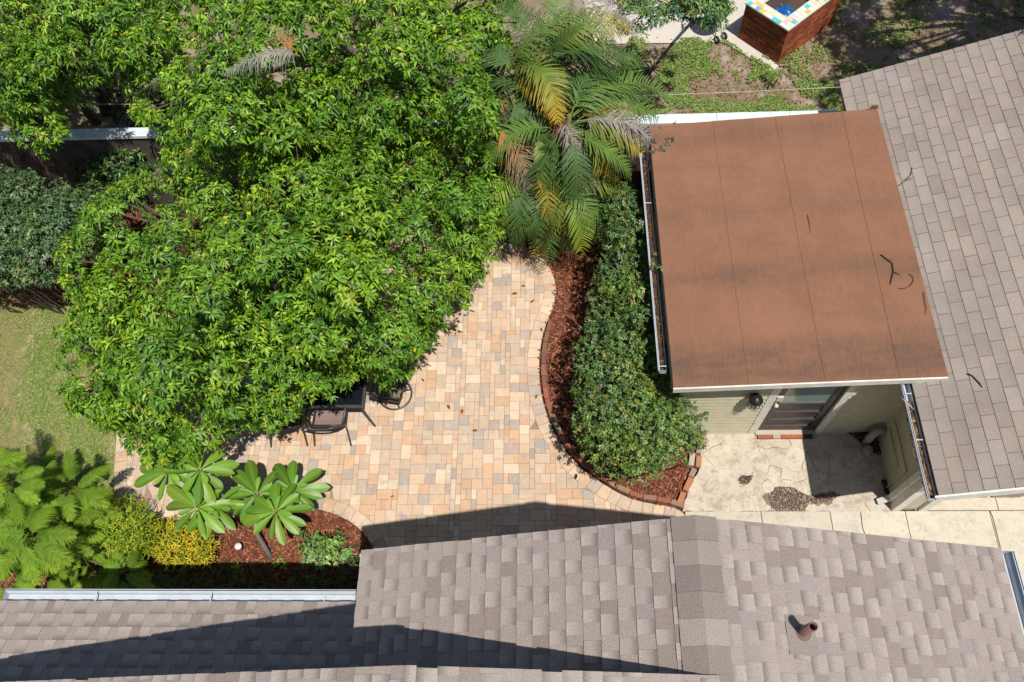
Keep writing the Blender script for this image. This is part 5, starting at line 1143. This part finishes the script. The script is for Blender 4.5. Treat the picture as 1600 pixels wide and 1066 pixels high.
# ------------------------------------------------------------------ neighbour's concrete, brick planter, grill
npath = sheet('neighbour_path', P2([(930, 70), (1128, 67), (1138, 71), (1207, 113), (1216, 104), (1160, 58), (1200, -40), (900, -40)]), .02, M_nwalk)
A, B_ = G(1214.4, 101.5)[:2], G(1152.5, 60)[:2]; e1 = (B_ - A); W1 = np.hypot(*e1); e1 /= W1; e2 = np.array((-e1[1], e1[0])) * -1
if e2[1] < 0: e2 = -e2
hb = .90; W2 = 1.75; TH = .24
bp = thing('brick_planter', 'tall square red brick planter box with a pastel mosaic tile rim', 'planter', (*(A + (e1 * W1 + e2 * W2) / 2), 0))
def loc(u, v, z): p = A + e1 * u + e2 * v; return (p[0], p[1], z)
def lbox(mb, u0, u1, v0, v1, z0, z1, col):
    mb.hexa([loc(u0, v0, z0), loc(u0, v1, z0), loc(u1, v1, z0), loc(u1, v0, z0), loc(u0, v0, z1), loc(u0, v1, z1), loc(u1, v1, z1), loc(u1, v0, z1)], col)
m = MB(); zz = hb - .03
for (u0, u1, v0, v1) in ((.012, W1 - .012, .012, TH), (.012, W1 - .012, W2 - TH, W2 - .012), (.012, TH, TH, W2 - TH), (W1 - TH, W1 - .012, TH, W2 - TH)): lbox(m, u0, u1, v0, v1, 0, zz, (.20, .15, .12))
core = m.build('wall', M_brick, bp)
m = MB(); RB = [(.34, .085, .035), (.40, .11, .045), (.28, .07, .035), (.44, .14, .06), (.22, .06, .04)]; ch_ = .0655
for i in range(int(zz / ch_)):
    z0, z1 = i * ch_ + .003, (i + 1) * ch_ - .006
    for side in range(4):
        Lw = W1 if side % 2 == 0 else W2; a = -(.1 if i % 2 else 0)
        while a < Lw:
            a0, a1 = max(a, 0), min(a + .2, Lw); a += .208
            if a1 - a0 < .03: continue
            c = tuple(v * random.uniform(.8, 1.2) for v in random.choice(RB)); t = .013
            if side == 0: lbox(m, a0, a1, 0, t, z0, z1, c)
            elif side == 2: lbox(m, a0, a1, W2 - t, W2, z0, z1, c)
            elif side == 1: lbox(m, 0, t, a0 + (.02 if a0 == 0 else 0), a1, z0, z1, c)
            else: lbox(m, W1 - t, W1, a0 + (.02 if a0 == 0 else 0), a1, z0, z1, c)
m.build('brickwork', M_brick, bp, kind='stuff')
m = MB(); ov = .02
for (u0, u1, v0, v1) in ((-ov, W1 + ov, -ov, TH + .01), (-ov, W1 + ov, W2 - TH - .01, W2 + ov), (-ov, TH + .01, TH + .012, W2 - TH - .012), (W1 - TH - .01, W1 + ov, TH + .012, W2 - TH - .012)): lbox(m, u0, u1, v0, v1, zz, hb, (.55, .52, .44))
rim = m.build('rim', M_attr, bp)
TC_ = [(.05, .52, .52), (.70, .46, .12), (.68, .46, .38), (.68, .62, .48), (.60, .68, .66), (.66, .58, .52), (.12, .38, .60), (.70, .56, .36)]; ts_ = .105
def tile(u, v):
    m = MB(); c = random.choices(TC_, (1.6, 1.4, 2, 3.5, 1.8, 2.8, .3, 2.2))[0]; k = random.uniform(.9, 1.08); lbox(m, u + .004, u + ts_ - .004, v + .004, v + ts_ - .004, hb, hb + .007 + random.uniform(0, .002), tuple(min(.85, x * k) for x in c)); m.build('tile', M_attr, rim)
nu = int((W1 + 2 * ov) / ts_); nv = int((W2 + 2 * ov) / ts_)
su, sv = (W1 + 2 * ov - nu * ts_) / 2 - ov, (W2 + 2 * ov - nv * ts_) / 2 - ov
for i in range(nu):
    for j in range(nv):
        if i < 2 or i >= nu - 2 or j < 2 or j >= nv - 2: tile(su + i * ts_, sv + j * ts_)
m = MB(); lbox(m, TH, W1 - TH, TH, W2 - TH, .0, .35, (.10, .07, .05)); m.build('soil_fill', M_dirt, bp)
# tarp bundle
tc = A + e1 * (W1 * .5) + e2 * .62; o = thing('tarp', 'crumpled blue plastic bundle inside the brick planter', 'tarp', (*tc, .35)); nU, nV = 22, 12; Vt = []; Qt = []
for j in range(nV + 1):
    ph = math.pi * .5 * j / nV
    for i in range(nU):
        a = 2 * math.pi * i / nU; r = .27 * math.cos(ph) ** .6 * (1 + .22 * math.sin(3 * a + 5 * ph) + .25 * noise.noise(Vector((math.cos(a) * 2.2, math.sin(a) * 2.2, ph * 3)))) ; Vt.append((tc[0] + r * math.cos(a), tc[1] + r * math.sin(a), .35 + .34 * math.sin(ph) + .07 * noise.noise(Vector((math.cos(a) * 3, math.sin(a) * 3, ph * 2 + 4)))))
for j in range(nV):
    for i in range(nU): Qt.append([j * nU + i, j * nU + (i + 1) % nU, (j + 1) * nU + (i + 1) % nU, (j + 1) * nU + i])
qmesh('tarp_sheet', Vt, Qt, np.tile((.5, .5, .5), (len(Vt), 1)), M_tarp, o)
m = MB(); a = np.array((*(tc + e1 * .25 + e2 * .3), .4)); m.tube([a, a + V3(-.1, .1, .2), a + V3(-.15, .3, .5)], .02, 7, (.40, .30, .18)); tag(m.build('post_offcut', M_attr, None), 'pale wooden stake leaning inside the brick planter', 'stake')
# kettle grill
gc = G(1112, 52, 0); gz = .62; o = thing('kettle_grill', 'green kettle grill on wheels standing on the neighbour concrete', 'grill', tuple(gc))
m = MB(); m.lathe((gc[0], gc[1], gz), [(0, -.24), (.14, -.21), (.24, -.12), (.285, 0), (.29, .012)], 24); m.build('bowl', M_green, o)
m = MB(); m.lathe((gc[0], gc[1], gz), [(.292, .012), (.285, .05), (.23, .17), (.12, .235), (0, .25)], 24); lid = m.build('lid', M_green, o)
m = MB(); m.box((gc[0], gc[1], gz + .29), (.14, .03, .03), (.03, .03, .03)); m.bar((gc[0] - .06, gc[1], gz + .23), (gc[0] - .06, gc[1], gz + .28), .012, .012, (.3, .3, .3)); m.bar((gc[0] + .06, gc[1], gz + .23), (gc[0] + .06, gc[1], gz + .28), .012, .012, (.3, .3, .3)); m.build('handle', M_attr, lid)
wp = G(1126, 59, .09); d = np.array((wp[0] - gc[0], wp[1] - gc[1])); d /= np.hypot(*d)
for k in range(3):
    a = math.atan2(d[1], d[0]) + (k - 0) * 2.094; q = V3(gc[0] + .34 * math.cos(a), gc[1] + .34 * math.sin(a), .02 + (.07 if k == 0 else 0)); m = MB(); m.tube([(gc[0] + .17 * math.cos(a), gc[1] + .17 * math.sin(a), gz - .18), q], .013, 8, (.30, .30, .31)); m.build('leg', M_attr, o)
sd_ = V3(-d[1], d[0], 0)
for s in (-1, 1):
    c = V3(wp[0], wp[1], .085) + sd_ * s * .10; m = MB(); m.lathe(c, [(.0, -.018), (.045, -.018), (.05, -.02), (.08, -.02), (.085, 0), (.08, .02), (.05, .02), (.045, .018), (0, .018)], 18, (.02, .02, .02), sd_); wh = m.build('wheel', M_attr, o)
    m = MB(); m.lathe(c, [(0, -.022), (.042, -.021), (.042, .021), (0, .022)], 16, (.55, .55, .56), sd_); m.build('hub', M_attr, wh)
# dryer elbow in the cottage corner
m = MB(); p = G(1370, 668, .12); o = thing('drain_pipe', 'grey elbow pipe in the shaded corner between shed and cottage', 'pipe', (p[0], p[1], 0)); m.tube([(WXC - .01, SY0 - .12, .42), (WXC - .14, SY0 - .14, .40), (WXC - .2, SY0 - .18, .30), (WXC - .21, SY0 - .2, .06)], .06, 12, (.40, .36, .32)); m.build('pipe_elbow', M_attr, o)
m = MB(); m.lathe((WXC - .22, SY0 - .34, .05), [(.085, 0), (.09, .05), (.07, .12), (.05, .14), (.0, .14)], 14, (.34, .31, .28)); tag(m.build('clay_pot', M_attr, None), 'small upturned grey pot beside the elbow pipe', 'pot')
